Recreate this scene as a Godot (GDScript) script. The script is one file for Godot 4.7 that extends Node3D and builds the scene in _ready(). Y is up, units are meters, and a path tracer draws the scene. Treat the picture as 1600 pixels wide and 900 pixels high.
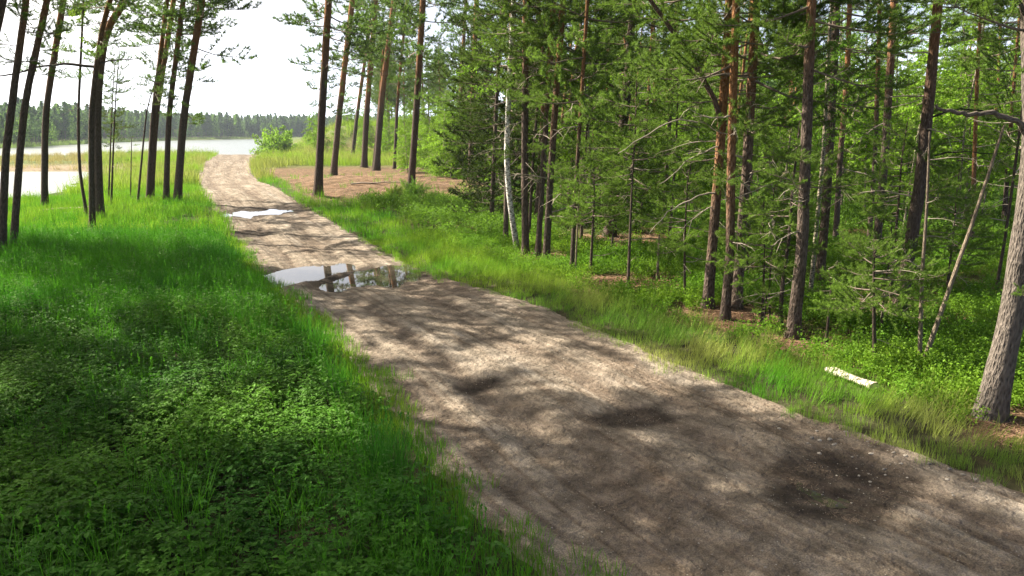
extends Node3D
# A dirt track through lakeside pines. Units are metres, y is up, the camera looks down -z.

var rng := RandomNumberGenerator.new()
var mats := {}
var used := {}
var n_big := FastNoiseLite.new()
var n_mid := FastNoiseLite.new()
var n_fine := FastNoiseLite.new()
const WATER := -1.5
var shore := PackedVector2Array([Vector2(-50, -40), Vector2(-120, -30), Vector2(-300, -60), Vector2(-300, -200), Vector2(-151, -237), Vector2(-162, -291), Vector2(-180, -377), Vector2(-182, -458), Vector2(-154, -534), Vector2(-48, -164), Vector2(-65, -164), Vector2(-85, -160), Vector2(-99, -156), Vector2(-125, -140), Vector2(-125, -112), Vector2(-64.7, -101), Vector2(-55, -101), Vector2(-51, -98), Vector2(-43.7, -91), Vector2(-44.7, -87), Vector2(-43.5, -81), Vector2(-38, -69), Vector2(-35.4, -58.5), Vector2(-35.5, -55)])
# road edges: x for a given distance ahead
var edge_z := [-6.0, 0.0, 5.78, 7.27, 10.14, 12.53, 15.66, 19.75, 23.62, 30.32, 42.14, 55.5, 74.3, 100.0, 130.0, 165.0]
var edge_l := [6.0, 3.2, 0.31, -0.51, -1.72, -2.73, -4.28, -6.49, -8.2, -11.07, -16.31, -22.0, -29.6, -38.5, -49.0, -60.0]
var edge_r := [12.0, 8.9, 5.85, 5.05, 3.27, 2.1, 0.55, -2.15, -3.95, -6.8, -12.0, -17.4, -24.4, -32.5, -41.0, -50.0]


func _ready() -> void:
	var cam := Camera3D.new()
	cam.name = "camera"
	cam.fov = 40.0
	cam.position = Vector3(0, 3.5, 0)
	cam.rotation.x = -0.19565
	cam.near = 0.1
	cam.far = 3000.0
	add_child(cam)
	cam.current = true

	var env := Environment.new()
	env.background_mode = Environment.BG_SKY
	env.tonemap_mode = Environment.TONE_MAPPER_LINEAR
	env.tonemap_exposure = 4.2
	env.sdfgi_enabled = true
	env.ssao_enabled = true
	env.ssil_enabled = true
	var sm := ProceduralSkyMaterial.new()
	sm.sky_top_color = Color(0.17, 0.235, 0.34)
	sm.sky_horizon_color = Color(0.80, 0.83, 0.88)
	sm.sky_curve = 0.075
	sm.sky_energy_multiplier = 1.0
	sm.ground_bottom_color = Color(0.2, 0.22, 0.16)
	sm.ground_horizon_color = Color(0.5, 0.55, 0.5)
	sm.sun_angle_max = 90.0
	sm.sun_curve = 0.5
	env.sky = Sky.new()
	env.sky.sky_material = sm
	env.fog_enabled = true
	env.fog_density = 0.0002
	env.fog_light_color = Color(0.86, 0.92, 1.0)
	var we := WorldEnvironment.new()
	we.name = "world_environment"
	we.environment = env
	add_child(we)

	var sun := DirectionalLight3D.new()
	sun.name = "sun"
	sun.light_color = Color(1.0, 0.95, 0.86)
	sun.light_energy = 1.6
	sun.light_angular_distance = 0.53
	sun.shadow_enabled = true
	var az := deg_to_rad(66.0)
	var el := deg_to_rad(40.0)
	sun.basis = Basis.looking_at(Vector3(sin(az) * cos(el), -sin(el), cos(az) * cos(el)))
	add_child(sun)

	rng.seed = 7
	n_big.seed = 3
	n_big.frequency = 0.06
	n_mid.seed = 11
	n_mid.frequency = 0.35
	n_fine.seed = 23
	n_fine.frequency = 1.6
	make_materials()
	build_ground()
	build_road()
	build_water()
	make_kits()
	build_trees()
	build_background()
	build_far_shore()
	build_plants()
	build_details()


# ---------- helpers ----------
func sstep(a: float, b: float, x: float) -> float:
	var t := clampf((x - a) / (b - a), 0.0, 1.0)
	return t * t * (3.0 - 2.0 * t)


func curve_at(xs: Array, ys: Array, x: float) -> float:
	if x <= xs[0]:
		return ys[0]
	for i in range(1, xs.size()):
		if x <= xs[i]:
			var a: float = xs[i - 1]
			var b: float = xs[i]
			return lerpf(ys[i - 1], ys[i], (x - a) / (b - a))
	return ys[ys.size() - 1]


func road_l(z: float) -> float:
	return curve_at(edge_z, edge_l, -z)


func road_r(z: float) -> float:
	return curve_at(edge_z, edge_r, -z)


func shore_dist(x: float, z: float) -> float:
	var d := 1e9
	var inside := false
	var n := shore.size()
	var j := n - 1
	for i in n:
		var a := shore[j]
		var b := shore[i]
		var e := b - a
		var w := Vector2(x - a.x, z - a.y)
		var t := clampf(w.dot(e) / e.length_squared(), 0.0, 1.0)
		d = minf(d, (w - e * t).length_squared())
		if (a.y > z) != (b.y > z) and x < e.x * (z - a.y) / e.y + a.x:
			inside = not inside
		j = i
	return -sqrt(d) if inside else sqrt(d)


func base_height(x: float, z: float) -> float:
	var y := 0.0
	if x < 0.0 and z < -20.0:
		var d := shore_dist(x, z)
		if d < 0.0:
			y = WATER - minf(1.5, -d * 0.12)
		else:
			y = WATER + 1.5 * sstep(-2, 22, d)
			if x < -30.0 and z > -230.0:
				y = minf(y, lerpf(0.0, -0.95, sstep(-92, -125, z)))
	y += 0.4 * exp(-pow((x + 9) / 7, 2) - pow((z + 50) / 11, 2))
	y += 4.4 * sstep(-115, -127, z) * sstep(1, 11, x - 0.29 * z) * sstep(-400, -200, z) * (1.0 - 0.9 * sstep(-10, 25, x))
	return y


func ground_height(x: float, z: float) -> float:
	var y := base_height(x, z)
	var out := maxf(road_l(z) - x, x - road_r(z))
	var rough := 0.05 * n_mid.get_noise_2d(x, z) + 0.12 * n_big.get_noise_2d(x, z)
	if x < 0.0 and z < -34.0 and x > road_r(z):
		rough += in_clearing(x, z) * (0.16 * n_mid.get_noise_2d(x * 1.4 + 31.0, z * 1.4) + 0.06 * n_fine.get_noise_2d(x, z))
	return y + rough * sstep(0.0, 1.5, out) + 0.06 * sstep(0.0, 0.8, out)


func tile(v: Variant) -> String:
	var name: String = v
	if not used.has(name):
		used[name] = 0
		return name
	used[name] += 1
	return "%s_%03d" % [name, used[name]]


func thing(called: String, label: String, category: String, at: Vector3, group := "") -> Node3D:
	var o := Node3D.new()
	o.name = tile(called)
	o.position = at
	o.set_meta("label", label)
	o.set_meta("category", category)
	if group != "":
		o.set_meta("group", group)
	add_child(o)
	return o


func part(called: String, mesh: Mesh, parent: Node, kind := "") -> MeshInstance3D:
	var o := MeshInstance3D.new()
	o.name = called if parent != self else tile(called)
	o.mesh = mesh
	if kind != "":
		o.set_meta("kind", kind)
	parent.add_child(o, true)
	return o


func scatter(called: String, mesh: Mesh, where: Array, tints: Array, parent: Node, kind := "stuff") -> MultiMeshInstance3D:
	var mm := MultiMesh.new()
	mm.transform_format = MultiMesh.TRANSFORM_3D
	mm.use_colors = true
	mm.mesh = mesh
	mm.instance_count = where.size()
	for i in where.size():
		mm.set_instance_transform(i, where[i])
		mm.set_instance_color(i, tints[i])
	var o := MultiMeshInstance3D.new()
	o.name = called if parent != self else tile(called)
	o.multimesh = mm
	o.set_meta("kind", kind)
	parent.add_child(o, true)
	return o


func rnd(a: float, b: float) -> float:
	return rng.randf_range(a, b)


func lin(r: float, g: float, b: float) -> Color:
	return Color(r, g, b).linear_to_srgb()


# A mesh under construction: flat pieces (no normals) or smooth tubes.
class Kit:
	var v := PackedVector3Array()
	var n := PackedVector3Array()
	var c := PackedColorArray()
	var u := PackedVector2Array()
	var i := PackedInt32Array()
	func tri(a: Vector3, b: Vector3, d: Vector3, col: Color) -> void:
		v.push_back(a)
		v.push_back(b)
		v.push_back(d)
		for k in 3:
			c.push_back(col)
	func add_to(m: ArrayMesh, mat: Material) -> ArrayMesh:
		var a := []
		a.resize(Mesh.ARRAY_MAX)
		a[Mesh.ARRAY_VERTEX] = v
		if n.size() == v.size():
			a[Mesh.ARRAY_NORMAL] = n
		a[Mesh.ARRAY_COLOR] = c
		if u.size() == v.size():
			a[Mesh.ARRAY_TEX_UV] = u
		if i.size() > 0:
			a[Mesh.ARRAY_INDEX] = i
		m.add_surface_from_arrays(Mesh.PRIMITIVE_TRIANGLES, a)
		m.surface_set_material(m.get_surface_count() - 1, mat)
		return m


func tube(k: Kit, pts: Array, rads: Array, sides: int, cols: Array, wob := 0.0, uscale := 1.0) -> void:
	var start := k.v.size()
	var rings := pts.size()
	var along := 0.0
	for r in rings:
		var p: Vector3 = pts[r]
		var d: Vector3 = (pts[mini(r + 1, rings - 1)] - pts[maxi(r - 1, 0)])
		d = d.normalized() if d.length() > 1e-6 else Vector3.UP
		var side := d.cross(Vector3(0.13, 0.02, 1.0)).normalized()
		if absf(d.z) > 0.95:
			side = d.cross(Vector3.UP).normalized()
		var fwd := side.cross(d).normalized()
		if r > 0:
			along += p.distance_to(pts[r - 1])
		for s in sides + 1:
			var a := TAU * s / sides
			var dirv := side * cos(a) + fwd * sin(a)
			var rad: float = rads[r]
			if wob > 0.0:
				rad *= 1.0 + wob * n_fine.get_noise_3d(cos(a) * 1.1 + p.x, along * 0.9, sin(a) * 1.1 + p.z)
			k.v.push_back(p + dirv * rad)
			k.n.push_back(dirv)
			k.c.push_back(cols[r])
			k.u.push_back(Vector2(float(s) / sides * uscale, along))
	for r in rings - 1:
		for s in sides:
			var a := start + r * (sides + 1) + s
			var b := a + sides + 1
			k.i.append_array(PackedInt32Array([a, a + 1, b, a + 1, b + 1, b]))


# ---------- materials ----------
func noise_tex(kind: int, freq: float, size: int, ramp: Array, sd: int, octaves := 4, normal := false) -> NoiseTexture2D:
	var f := FastNoiseLite.new()
	f.noise_type = kind
	f.frequency = freq
	f.seed = sd
	f.fractal_octaves = octaves
	var t := NoiseTexture2D.new()
	t.width = size
	t.height = size
	t.seamless = true
	t.noise = f
	if ramp.size() > 0:
		var g := Gradient.new()
		var offs := PackedFloat32Array()
		var cols := PackedColorArray()
		for e in ramp:
			offs.push_back(e[0])
			cols.push_back(e[1])
		g.offsets = offs
		g.colors = cols
		t.color_ramp = g
	return t


func mat(called: String, col: Color, rough: float, vertex := true) -> StandardMaterial3D:
	var m := StandardMaterial3D.new()
	m.resource_name = called
	m.albedo_color = col
	m.roughness = rough
	m.vertex_color_use_as_albedo = vertex
	mats[called] = m
	return m


func make_materials() -> void:
	var grey := func(v: float) -> Color: return Color(v, v, v)
	var m: StandardMaterial3D
	for e in [["needles", 0.6, 0.9], ["leaf", 0.6, 0.95], ["grass", 0.65, 0.9], ["herb", 0.6, 0.8]]:
		m = mat(e[0], Color.WHITE, e[1])
		m.metallic_specular = 0.22
		m.backlight_enabled = true
		m.backlight = Color(e[2], e[2], e[2] * 0.75).linear_to_srgb()
		m.cull_mode = BaseMaterial3D.CULL_DISABLED
	m = mat("twig", lin(0.13, 0.10, 0.08), 0.9, false)
	m = mat("dead_wood", lin(0.27, 0.23, 0.19), 0.9, false)
	# pine bark: vertical plates
	var bark := noise_tex(FastNoiseLite.TYPE_CELLULAR, 0.03, 512, [[0.0, grey.call(0.45)], [0.35, grey.call(0.75)], [1.0, grey.call(1.0)]], 5, 3)
	m = mat("pine_bark", Color.WHITE, 0.92)
	m.albedo_texture = bark
	m.uv1_scale = Vector3(1.0, 0.55, 1)
	m.heightmap_enabled = true
	m.heightmap_texture = noise_tex(FastNoiseLite.TYPE_CELLULAR, 0.03, 512, [], 5, 3)
	m.heightmap_scale = 3.5
	m.metallic_specular = 0.25
	var bb := noise_tex(FastNoiseLite.TYPE_SIMPLEX, 0.02, 512, [[0.0, lin(0.05, 0.045, 0.04)], [0.36, lin(0.09, 0.08, 0.07)], [0.44, lin(0.55, 0.53, 0.49)], [1.0, lin(0.72, 0.70, 0.66)]], 9, 4)
	m = mat("birch_bark", Color.WHITE, 0.75)
	m.albedo_texture = bb
	m.uv1_scale = Vector3(0.35, 2.2, 1)
	# soil
	var grain := noise_tex(FastNoiseLite.TYPE_SIMPLEX, 0.09, 1024, [[0.0, grey.call(0.62)], [0.5, grey.call(0.88)], [0.72, grey.call(0.96)], [1.0, grey.call(1.0)]], 31, 5)
	var coarse := noise_tex(FastNoiseLite.TYPE_SIMPLEX, 0.02, 512, [[0.2, grey.call(0.72)], [0.8, grey.call(1.0)]], 37, 5)
	for nm in ["soil", "road"]:
		m = mat(nm, Color.WHITE, 0.95)
		m.albedo_texture = grain
		m.uv1_triplanar = true
		m.uv1_world_triplanar = true
		m.uv1_scale = Vector3(0.45, 0.45, 0.45) if nm == "road" else Vector3(0.3, 0.3, 0.3)
		m.metallic_specular = 0.2
		m.heightmap_enabled = true
		m.heightmap_texture = noise_tex(FastNoiseLite.TYPE_SIMPLEX, 0.018, 1024, [], 31, 8)
		m.heightmap_scale = 2.4
		m.detail_enabled = true
		m.detail_blend_mode = BaseMaterial3D.BLEND_MODE_MUL
		m.detail_uv_layer = BaseMaterial3D.DETAIL_UV_2
		m.uv2_triplanar = true
		m.uv2_world_triplanar = true
		m.uv2_scale = Vector3(0.17, 0.17, 0.17)
		m.detail_albedo = coarse
	m = mat("stone", Color.WHITE, 0.85)
	# water
	m = mat("puddle_water", lin(0.045, 0.04, 0.032), 0.02, false)
	m.metallic_specular = 0.75
	m = mat("lake_water", lin(0.05, 0.075, 0.085), 0.28, false)
	m.metallic_specular = 1.0
	m.heightmap_enabled = true
	m.uv1_triplanar = true
	m.uv1_world_triplanar = true
	m.uv1_scale = Vector3(0.12, 0.12, 0.3)
	m.heightmap_texture = noise_tex(FastNoiseLite.TYPE_SIMPLEX, 0.03, 512, [], 51, 4)
	m.heightmap_scale = 4.0


# ---------- ground ----------
func steps(fine0: float, fine1: float, fine: float, lo: float, hi: float, grow: float) -> PackedFloat32Array:
	var a := PackedFloat32Array()
	var x := fine0
	while x < fine1:
		a.push_back(x)
		x += fine
	var s := fine
	while x < hi:
		a.push_back(x)
		s *= grow
		x += s
	a.push_back(hi)
	x = fine0
	s = fine
	while x > lo:
		s *= grow
		x -= s
		a.push_back(maxf(x, lo))
	a.sort()
	return a


func in_clearing(x: float, z: float) -> float:
	var c := sstep(-34.5, -39.5, z + 0.45 * (x + 8.0)) * sstep(-84, -74, z)
	c *= sstep(-0.5, -4.0, x + 0.0 * z) * sstep(0.2, 1.6, x - road_r(z))
	return clampf(c + 0.35 * n_mid.get_noise_2d(x * 0.8, z * 0.8) * (1.0 if c > 0.02 else 0.0), 0, 1)


func litter(x: float, z: float) -> float:
	var best := 0.0
	for p in [[4.0, -14.3, 1.2], [4.9, -12.6, 0.9], [6.0, -8.85, 0.8], [3.4, -25.0, 2.4], [0.9, -21.6, 1.1], [2.8, -17.8, 1.6], [7.0, -15.2, 0.8]]:
		var d: float = Vector2(x - p[0], z - p[1]).length() / p[2]
		best = maxf(best, 1.0 - sstep(0.55, 1.15, d + 0.35 * n_mid.get_noise_2d(x * 2.0, z * 2.0)))
	return best


func ground_color(x: float, z: float, y: float) -> Color:
	var soil := Color(0.055, 0.060, 0.028)
	var moss := Color(0.085, 0.105, 0.03)
	var needle := Color(0.19, 0.115, 0.07)
	var bare := Color(0.20, 0.135, 0.085)
	var sand := Color(0.36, 0.29, 0.2)
	var n := n_mid.get_noise_2d(x * 0.7, z * 0.7)
	var c := soil.lerp(Color(0.09, 0.075, 0.045), clampf(0.5 + n, 0, 1) * 0.5)
	var out := x - road_r(z)
	if out > 0.0:
		c = c.lerp(moss.lerp(needle, clampf(0.45 + 1.2 * n, 0, 1)), sstep(1.5, 4.0, out))
		c = c.lerp(needle, litter(x, z))
		c = c.lerp(bare.lerp(needle, 0.3 + 0.4 * n), in_clearing(x, z))
	if z < -45.0:
		c = c.lerp(Color(0.13, 0.17, 0.05), sstep(-60, -85, z) * (1.0 - in_clearing(x, z)))
	if y < -0.9 and z > -230.0:
		c = c.lerp(sand.lerp(Color(0.2, 0.16, 0.1), 0.5 + n), sstep(-90, -100, z) * sstep(-0.9, -1.1, y))
	if z < -112 and z > -130 and x - 0.29 * z > 0.0 and y > -0.5:
		c = c.lerp(Color(0.26, 0.16, 0.1), (1.0 - sstep(0.6, 2.0, y + n)) * 0.9)
	return c


func build_ground() -> void:
	var xs := steps(-18.0, 16.0, 0.28, -900.0, 700.0, 1.09)
	var zs := steps(-46.0, -3.0, 0.28, -1100.0, 60.0, 1.07)
	var k := Kit.new()
	for z in zs:
		for x in xs:
			var y := ground_height(x, z)
			var col := ground_color(x, z, y)
			var inside := minf(x - road_l(z), road_r(z) - x)
			if inside > 0.0:
				y -= 0.35 * sstep(0.0, 0.5, inside)
			k.v.push_back(Vector3(x, y, z))
			k.c.push_back(col)
	var w := xs.size()
	for r in zs.size() - 1:
		for s in w - 1:
			var a := r * w + s
			k.i.append_array(PackedInt32Array([a, a + 1, a + w, a + 1, a + w + 1, a + w]))
	smooth(k)
	var g := part("ground", k.add_to(ArrayMesh.new(), mats.soil), self, "structure")
	g.set_meta("label", "grassy forest ground with needle litter and bare soil")
	g.set_meta("category", "ground")


func smooth(k: Kit) -> void:
	k.n.resize(k.v.size())
	k.n.fill(Vector3.ZERO)
	for t in range(0, k.i.size(), 3):
		var a := k.i[t]
		var b := k.i[t + 1]
		var c := k.i[t + 2]
		var f := (k.v[c] - k.v[a]).cross(k.v[b] - k.v[a])
		k.n[a] += f
		k.n[b] += f
		k.n[c] += f
	for t in k.n.size():
		k.n[t] = k.n[t].normalized()


var hollows := [[-5.65, -18.6, 0.95, 2.2, 0.13], [-3.5, -19.3, 1.5, 1.5, 0.12], [-11.1, -35.2, 1.9, 2.9, 0.12], [3.3, -7.5, 0.75, 0.8, 0.06], [1.53, -9.4, 0.5, 0.4, 0.035], [-0.45, -10.7, 0.3, 0.3, 0.03], [-9.3, -27.2, 0.8, 1.4, 0.05]]


func road_relief(x: float, z: float) -> float:
	var s := (x - road_l(z)) / (road_r(z) - road_l(z))
	var y := 0.045 * n_mid.get_noise_2d(x * 1.3, z * 0.8) + 0.02 * n_fine.get_noise_2d(x * 0.8, z * 0.5) + 0.012 * n_fine.get_noise_2d(x * 3.0, z * 2.4)
	var wav := 0.05 * n_big.get_noise_2d(z * 1.5, 40.0)
	y -= 0.05 * exp(-pow((s - 0.27 - wav) / 0.07, 2)) + 0.045 * exp(-pow((s - 0.62 - wav) / 0.07, 2)) + 0.02 * exp(-pow((s - 0.84 + wav) / 0.04, 2))
	for h in hollows:
		var d := pow((x - h[0] + 0.35 * (z - h[1])) / h[2], 2) + pow((z - h[1]) / h[3], 2)
		y -= h[4] * 1.25 * exp(-d * 0.9)
	y += 0.17 * exp(-pow((x + 4.62 + 0.35 * (z + 18.6)) / 0.32, 2) - pow((z + 18.6) / 2.0, 2))
	var cross := (x - road_l(z) + 0.5) * 0.87
	y -= 0.012 * n_fine.get_noise_2d(cross * 5.0 + 0.35 * n_mid.get_noise_2d((-z * 1.15 + x * 0.2) * 0.3, 9.0), (-z * 1.15 + x * 0.2) * 0.10)
	return y + 0.02


func build_road() -> void:
	var zs := PackedFloat32Array()
	var z := 2.0
	while z > -168.0:
		zs.push_back(z)
		var d := -z
		z -= 0.06 if d < 14.0 else 0.10 if d < 24.0 else 0.25 if d < 46.0 else 1.0
	var cols := 140
	var k := Kit.new()
	for zz in zs:
		var l := road_l(zz) - 0.5
		var r := road_r(zz) + 0.5
		for q in cols + 1:
			var f := float(q) / cols
			var x := lerpf(l, r, f)
			var e := minf(x - l, r - x)
			var y := base_height(x, zz) + road_relief(x, zz) - 0.16 * (1.0 - sstep(0.05, 0.6, e + 0.12 * n_fine.get_noise_2d(x, zz)))
			k.v.push_back(Vector3(x, y, zz))
			# colour of the dirt itself: pale compacted tracks, brown loose crumbs, damp hollows
			var cross := (x - l) * 0.87
			var down := -zz * 1.15 + x * 0.2
			var st := n_mid.get_noise_2d(cross * 2.0, down * 0.30)
			var st2 := n_mid.get_noise_2d(cross * 3.6 + 50.0, down * 0.45)
			var tyre := n_fine.get_noise_2d(cross * 5.0 + 0.35 * n_mid.get_noise_2d(down * 0.3, 9.0), down * 0.10)
			var c := Color(0.315, 0.268, 0.218)
			c = c.lerp(Color(0.18, 0.138, 0.108), clampf(0.25 + 1.5 * st, 0, 1) * 0.8)
			c = c.lerp(Color(0.43, 0.39, 0.34), clampf(1.9 * st2 - 0.15, 0, 1) * 0.65)
			c = c.lerp(Color(0.13, 0.095, 0.07), clampf(tyre * 2.2 - 0.1, 0, 1) * 0.7)
			var sr := (x - road_l(zz)) / (road_r(zz) - road_l(zz)) - 0.05 * n_big.get_noise_2d(zz * 1.5, 40.0)
			var rut := exp(-pow((sr - 0.27) / 0.06, 2)) + exp(-pow((sr - 0.62) / 0.06, 2))
			c = c.lerp(Color(0.155, 0.118, 0.092), clampf(rut, 0, 1) * clampf(0.55 + 1.2 * st2, 0, 1) * 0.8)
			c = c.lerp(Color(0.12, 0.085, 0.06), clampf(n_fine.get_noise_2d(x * 1.1, zz * 1.1) * 1.6 - 0.35, 0, 1) * 0.6)
			c = c * (1.0 + 0.35 * n_fine.get_noise_2d(x * 7.0, zz * 7.0))
			for h in hollows:
				var d := sqrt(pow((x - h[0] + 0.35 * (zz - h[1])) / h[2], 2) + pow((zz - h[1]) / h[3], 2)) + 0.35 * n_fine.get_noise_2d(x * 1.3, zz * 1.3)
				c = c.lerp(Color(0.06, 0.048, 0.04), (1.0 - sstep(0.75, 1.35, d)) * 0.9)
			k.c.push_back(c)
	var w := cols + 1
	for r in zs.size() - 1:
		for s in cols:
			var a := r * w + s
			k.i.append_array(PackedInt32Array([a, a + w, a + 1, a + 1, a + w, a + w + 1]))
	smooth(k)
	var o := part("dirt_road", k.add_to(ArrayMesh.new(), mats.road), self, "structure")
	o.set_meta("label", "rutted brown dirt road leading to the lake")
	o.set_meta("category", "road")


func build_water() -> void:
	var k := Kit.new()
	k.v = PackedVector3Array([Vector3(-900, WATER, -20), Vector3(200, WATER, -20), Vector3(200, WATER, -700), Vector3(-900, WATER, -700)])
	k.n = PackedVector3Array([Vector3.UP, Vector3.UP, Vector3.UP, Vector3.UP])
	for q in 4:
		k.c.push_back(Color.WHITE)
	k.i = PackedInt32Array([0, 2, 1, 0, 3, 2])
	var o := part("lake", k.add_to(ArrayMesh.new(), mats.lake_water), self, "structure")
	o.set_meta("label", "bright calm lake water behind the lakeside pines")
	o.set_meta("category", "lake")
	var names := ["narrow puddle at the grassy edge of the road", "wide puddle across the middle of the road mirroring trunks", "bright puddle spread over the road near the lone roadside pine", "tiny wet spot in the dark stony hollow"]
	var level := [-0.045, -0.047, -0.05, -0.062]
	for q in 4:
		var h: Array = hollows[q]
		var kk := Kit.new()
		kk.v.push_back(Vector3.ZERO)
		kk.n.push_back(Vector3.UP)
		var seg := 40
		var grow := 1.25 if q != 3 else 0.55
		for s in seg:
			var a := TAU * s / seg
			var dz: float = sin(a) * h[3] * grow
			kk.v.push_back(Vector3(cos(a) * h[2] * grow - 0.35 * dz, 0, dz))
			kk.n.push_back(Vector3.UP)
			kk.i.append_array(PackedInt32Array([0, 1 + s, 1 + (s + 1) % seg]))
		for s in kk.v.size():
			kk.c.push_back(Color.WHITE)
		var p := part("puddle", kk.add_to(ArrayMesh.new(), mats.puddle_water), self, "structure")
		p.position = Vector3(h[0], level[q], h[1])
		p.set_meta("label", names[q])
		p.set_meta("category", "puddle")


# ---------- plant kits ----------
var kits := {}


func needle_tuft(k: Kit, at: Vector3, d: Vector3, count: int, length: float, width: float, col: Color) -> void:
	for q in count:
		var r := Vector3(rnd(-1, 1), rnd(-1, 1), rnd(-1, 1)).normalized()
		var nd := (d * 0.6 + r * 0.95 + Vector3(0, 0.15, 0)).normalized()
		var s := nd.cross(Vector3(rnd(-1, 1), rnd(-1, 1), rnd(-1, 1))).normalized() * width * 0.5
		var o := at + d * rnd(-0.03, 0.03)
		var l := length * rnd(0.7, 1.15)
		k.tri(o - s, o + s, o + nd * l, col * rnd(0.75, 1.2))


func leaf_at(k: Kit, at: Vector3, d: Vector3, size: float, col: Color) -> void:
	var s := d.cross(Vector3(rnd(-1, 1), rnd(-0.3, 1), rnd(-1, 1))).normalized() * size * 0.36
	var m := at + d * size * 0.45 + d.cross(s).normalized() * size * 0.06
	var tip := at + d * size
	k.tri(at, m - s, tip, col)
	k.tri(at, tip, m + s, col * 0.96)


func branch_kit(mode: String, far: bool, col: Color, sd: int) -> ArrayMesh:
	rng.seed = sd
	var wood := Kit.new()
	var green := Kit.new()
	var L := 1.7
	var axis := []
	var bow := rnd(0.05, 0.22)
	var wz := rnd(-0.15, 0.15)
	for q in 7:
		var t := q / 6.0
		axis.push_back(Vector3(t * L, -bow * sin(t * PI * 0.7) + (0.22 * t * t if mode == "pine" else -0.25 * t * t), wz * t * t + 0.03 * sin(t * 9.0 + sd)))
	var rr := []
	var cc := []
	for q in 7:
		rr.push_back(lerpf(0.022, 0.004, q / 6.0))
		cc.push_back(Color.WHITE)
	tube(wood, axis, rr, 3 if far else 5, cc)
	var twigs := 11 if far else 15
	for q in twigs:
		var t := lerpf(0.22, 1.0, (q + rnd(0, 0.6)) / twigs)
		t = minf(t, 1.0)
		var f := t * 6.0
		var i0 := mini(int(f), 5)
		var p: Vector3 = axis[i0].lerp(axis[i0 + 1], f - i0)
		var sgn := 1.0 if q % 2 == 0 else -1.0
		var ang := sgn * rnd(0.5, 1.05)
		if q == twigs - 1:
			ang = 0.0
		var d := Vector3(cos(ang), rnd(-0.35, 0.85) if mode == "pine" else rnd(-0.6, 0.4), sin(ang)).normalized()
		var tl := (0.62 * (1.0 - t) + 0.20) * rnd(0.7, 1.2)
		var e := p + d * tl + Vector3(0, 0.05, 0)
		tube(wood, [p, p.lerp(e, 0.5) + Vector3(0, -0.015, 0), e], [0.008, 0.006, 0.003], 3, [Color.WHITE, Color.WHITE, Color.WHITE])
		if mode == "pine":
			var gap := 0.115 if far else 0.07
			var at := tl * rnd(0.15, 0.4)
			while at < tl + 0.02:
				var pd := p.lerp(e, at / tl)
				var tone := col * rnd(0.8, 1.2)
				if far:
					needle_tuft(green, pd, d, 10, 0.125, 0.027, tone)
				else:
					needle_tuft(green, pd, d, 24, 0.085, 0.0105, tone)
				if rng.randf() < 0.6:
					var d2 := (d + Vector3(rnd(-1, 1), rnd(-0.2, 0.8), rnd(-1, 1)) * 0.8).normalized()
					needle_tuft(green, pd + d2 * 0.07, d2, 9 if far else 20, 0.12 if far else 0.08, 0.027 if far else 0.0105, tone)
				at += gap
		else:
			var nl := int(tl / (0.035 if far else 0.02)) + 3
			for w in nl:
				var pd := p.lerp(e, (w + rnd(0, 1)) / nl) + Vector3(rnd(-0.05, 0.05), rnd(-0.07, 0.03), rnd(-0.05, 0.05))
				var ld := Vector3(rnd(-1, 1), rnd(-1.1, 0.3), rnd(-1, 1)).normalized()
				leaf_at(green, pd, ld, rnd(0.08, 0.14) if far else rnd(0.042, 0.07), col * rnd(0.75, 1.25))
	var m := ArrayMesh.new()
	wood.add_to(m, mats.twig)
	return green.add_to(m, mats.needles if mode == "pine" else mats.leaf)


func dead_branch_kit(sd: int, length: float) -> ArrayMesh:
	rng.seed = sd
	var k := Kit.new()
	var pts := []
	var rr := []
	var cc := []
	var p := Vector3.ZERO
	var d := Vector3(1, rnd(-0.1, 0.35), 0).normalized()
	for q in 7:
		pts.push_back(p)
		rr.push_back(lerpf(0.014, 0.003, q / 6.0) * (0.6 + 0.4 * length))
		cc.push_back(Color.WHITE)
		d = (d + Vector3(0, rnd(-0.28, 0.2), rnd(-0.2, 0.2))).normalized()
		p += d * length / 6.0
	tube(k, pts, rr, 5, cc)
	for q in 7:
		var i := rng.randi_range(1, 5)
		var a: Vector3 = pts[i].lerp(pts[i + 1], rng.randf())
		var td := Vector3(rnd(0.2, 1), rnd(-0.8, 0.4), rnd(-1, 1)).normalized()
		var tl := rnd(0.1, 0.35) * length
		var mid := a + td * tl * 0.5 + Vector3(0, rnd(-0.04, 0.02), 0)
		tube(k, [a, mid, a + td * tl + Vector3(0, -0.1 * tl, 0)], [0.005, 0.004, 0.002], 3, [Color.WHITE, Color.WHITE, Color.WHITE])
	return k.add_to(ArrayMesh.new(), mats.dead_wood)


func blade(k: Kit, at: Vector3, lean: Vector3, height: float, width: float, col: Color) -> void:
	var s := Vector3(rnd(-1, 1), 0, rnd(-1, 1)).normalized() * width * 0.5
	var p0 := at
	var p1 := at + Vector3(0, height * 0.45, 0) + lean * 0.22
	var p2 := at + Vector3(0, height * 0.82, 0) + lean * 0.62
	var p3 := at + Vector3(0, height, 0) + lean * 1.1
	k.tri(p0 - s, p0 + s, p1 + s * 0.85, col)
	k.tri(p0 - s, p1 + s * 0.85, p1 - s * 0.85, col)
	k.tri(p1 - s * 0.85, p1 + s * 0.85, p2 + s * 0.55, col)
	k.tri(p1 - s * 0.85, p2 + s * 0.55, p2 - s * 0.55, col)
	k.tri(p2 - s * 0.55, p2 + s * 0.55, p3, col)


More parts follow.
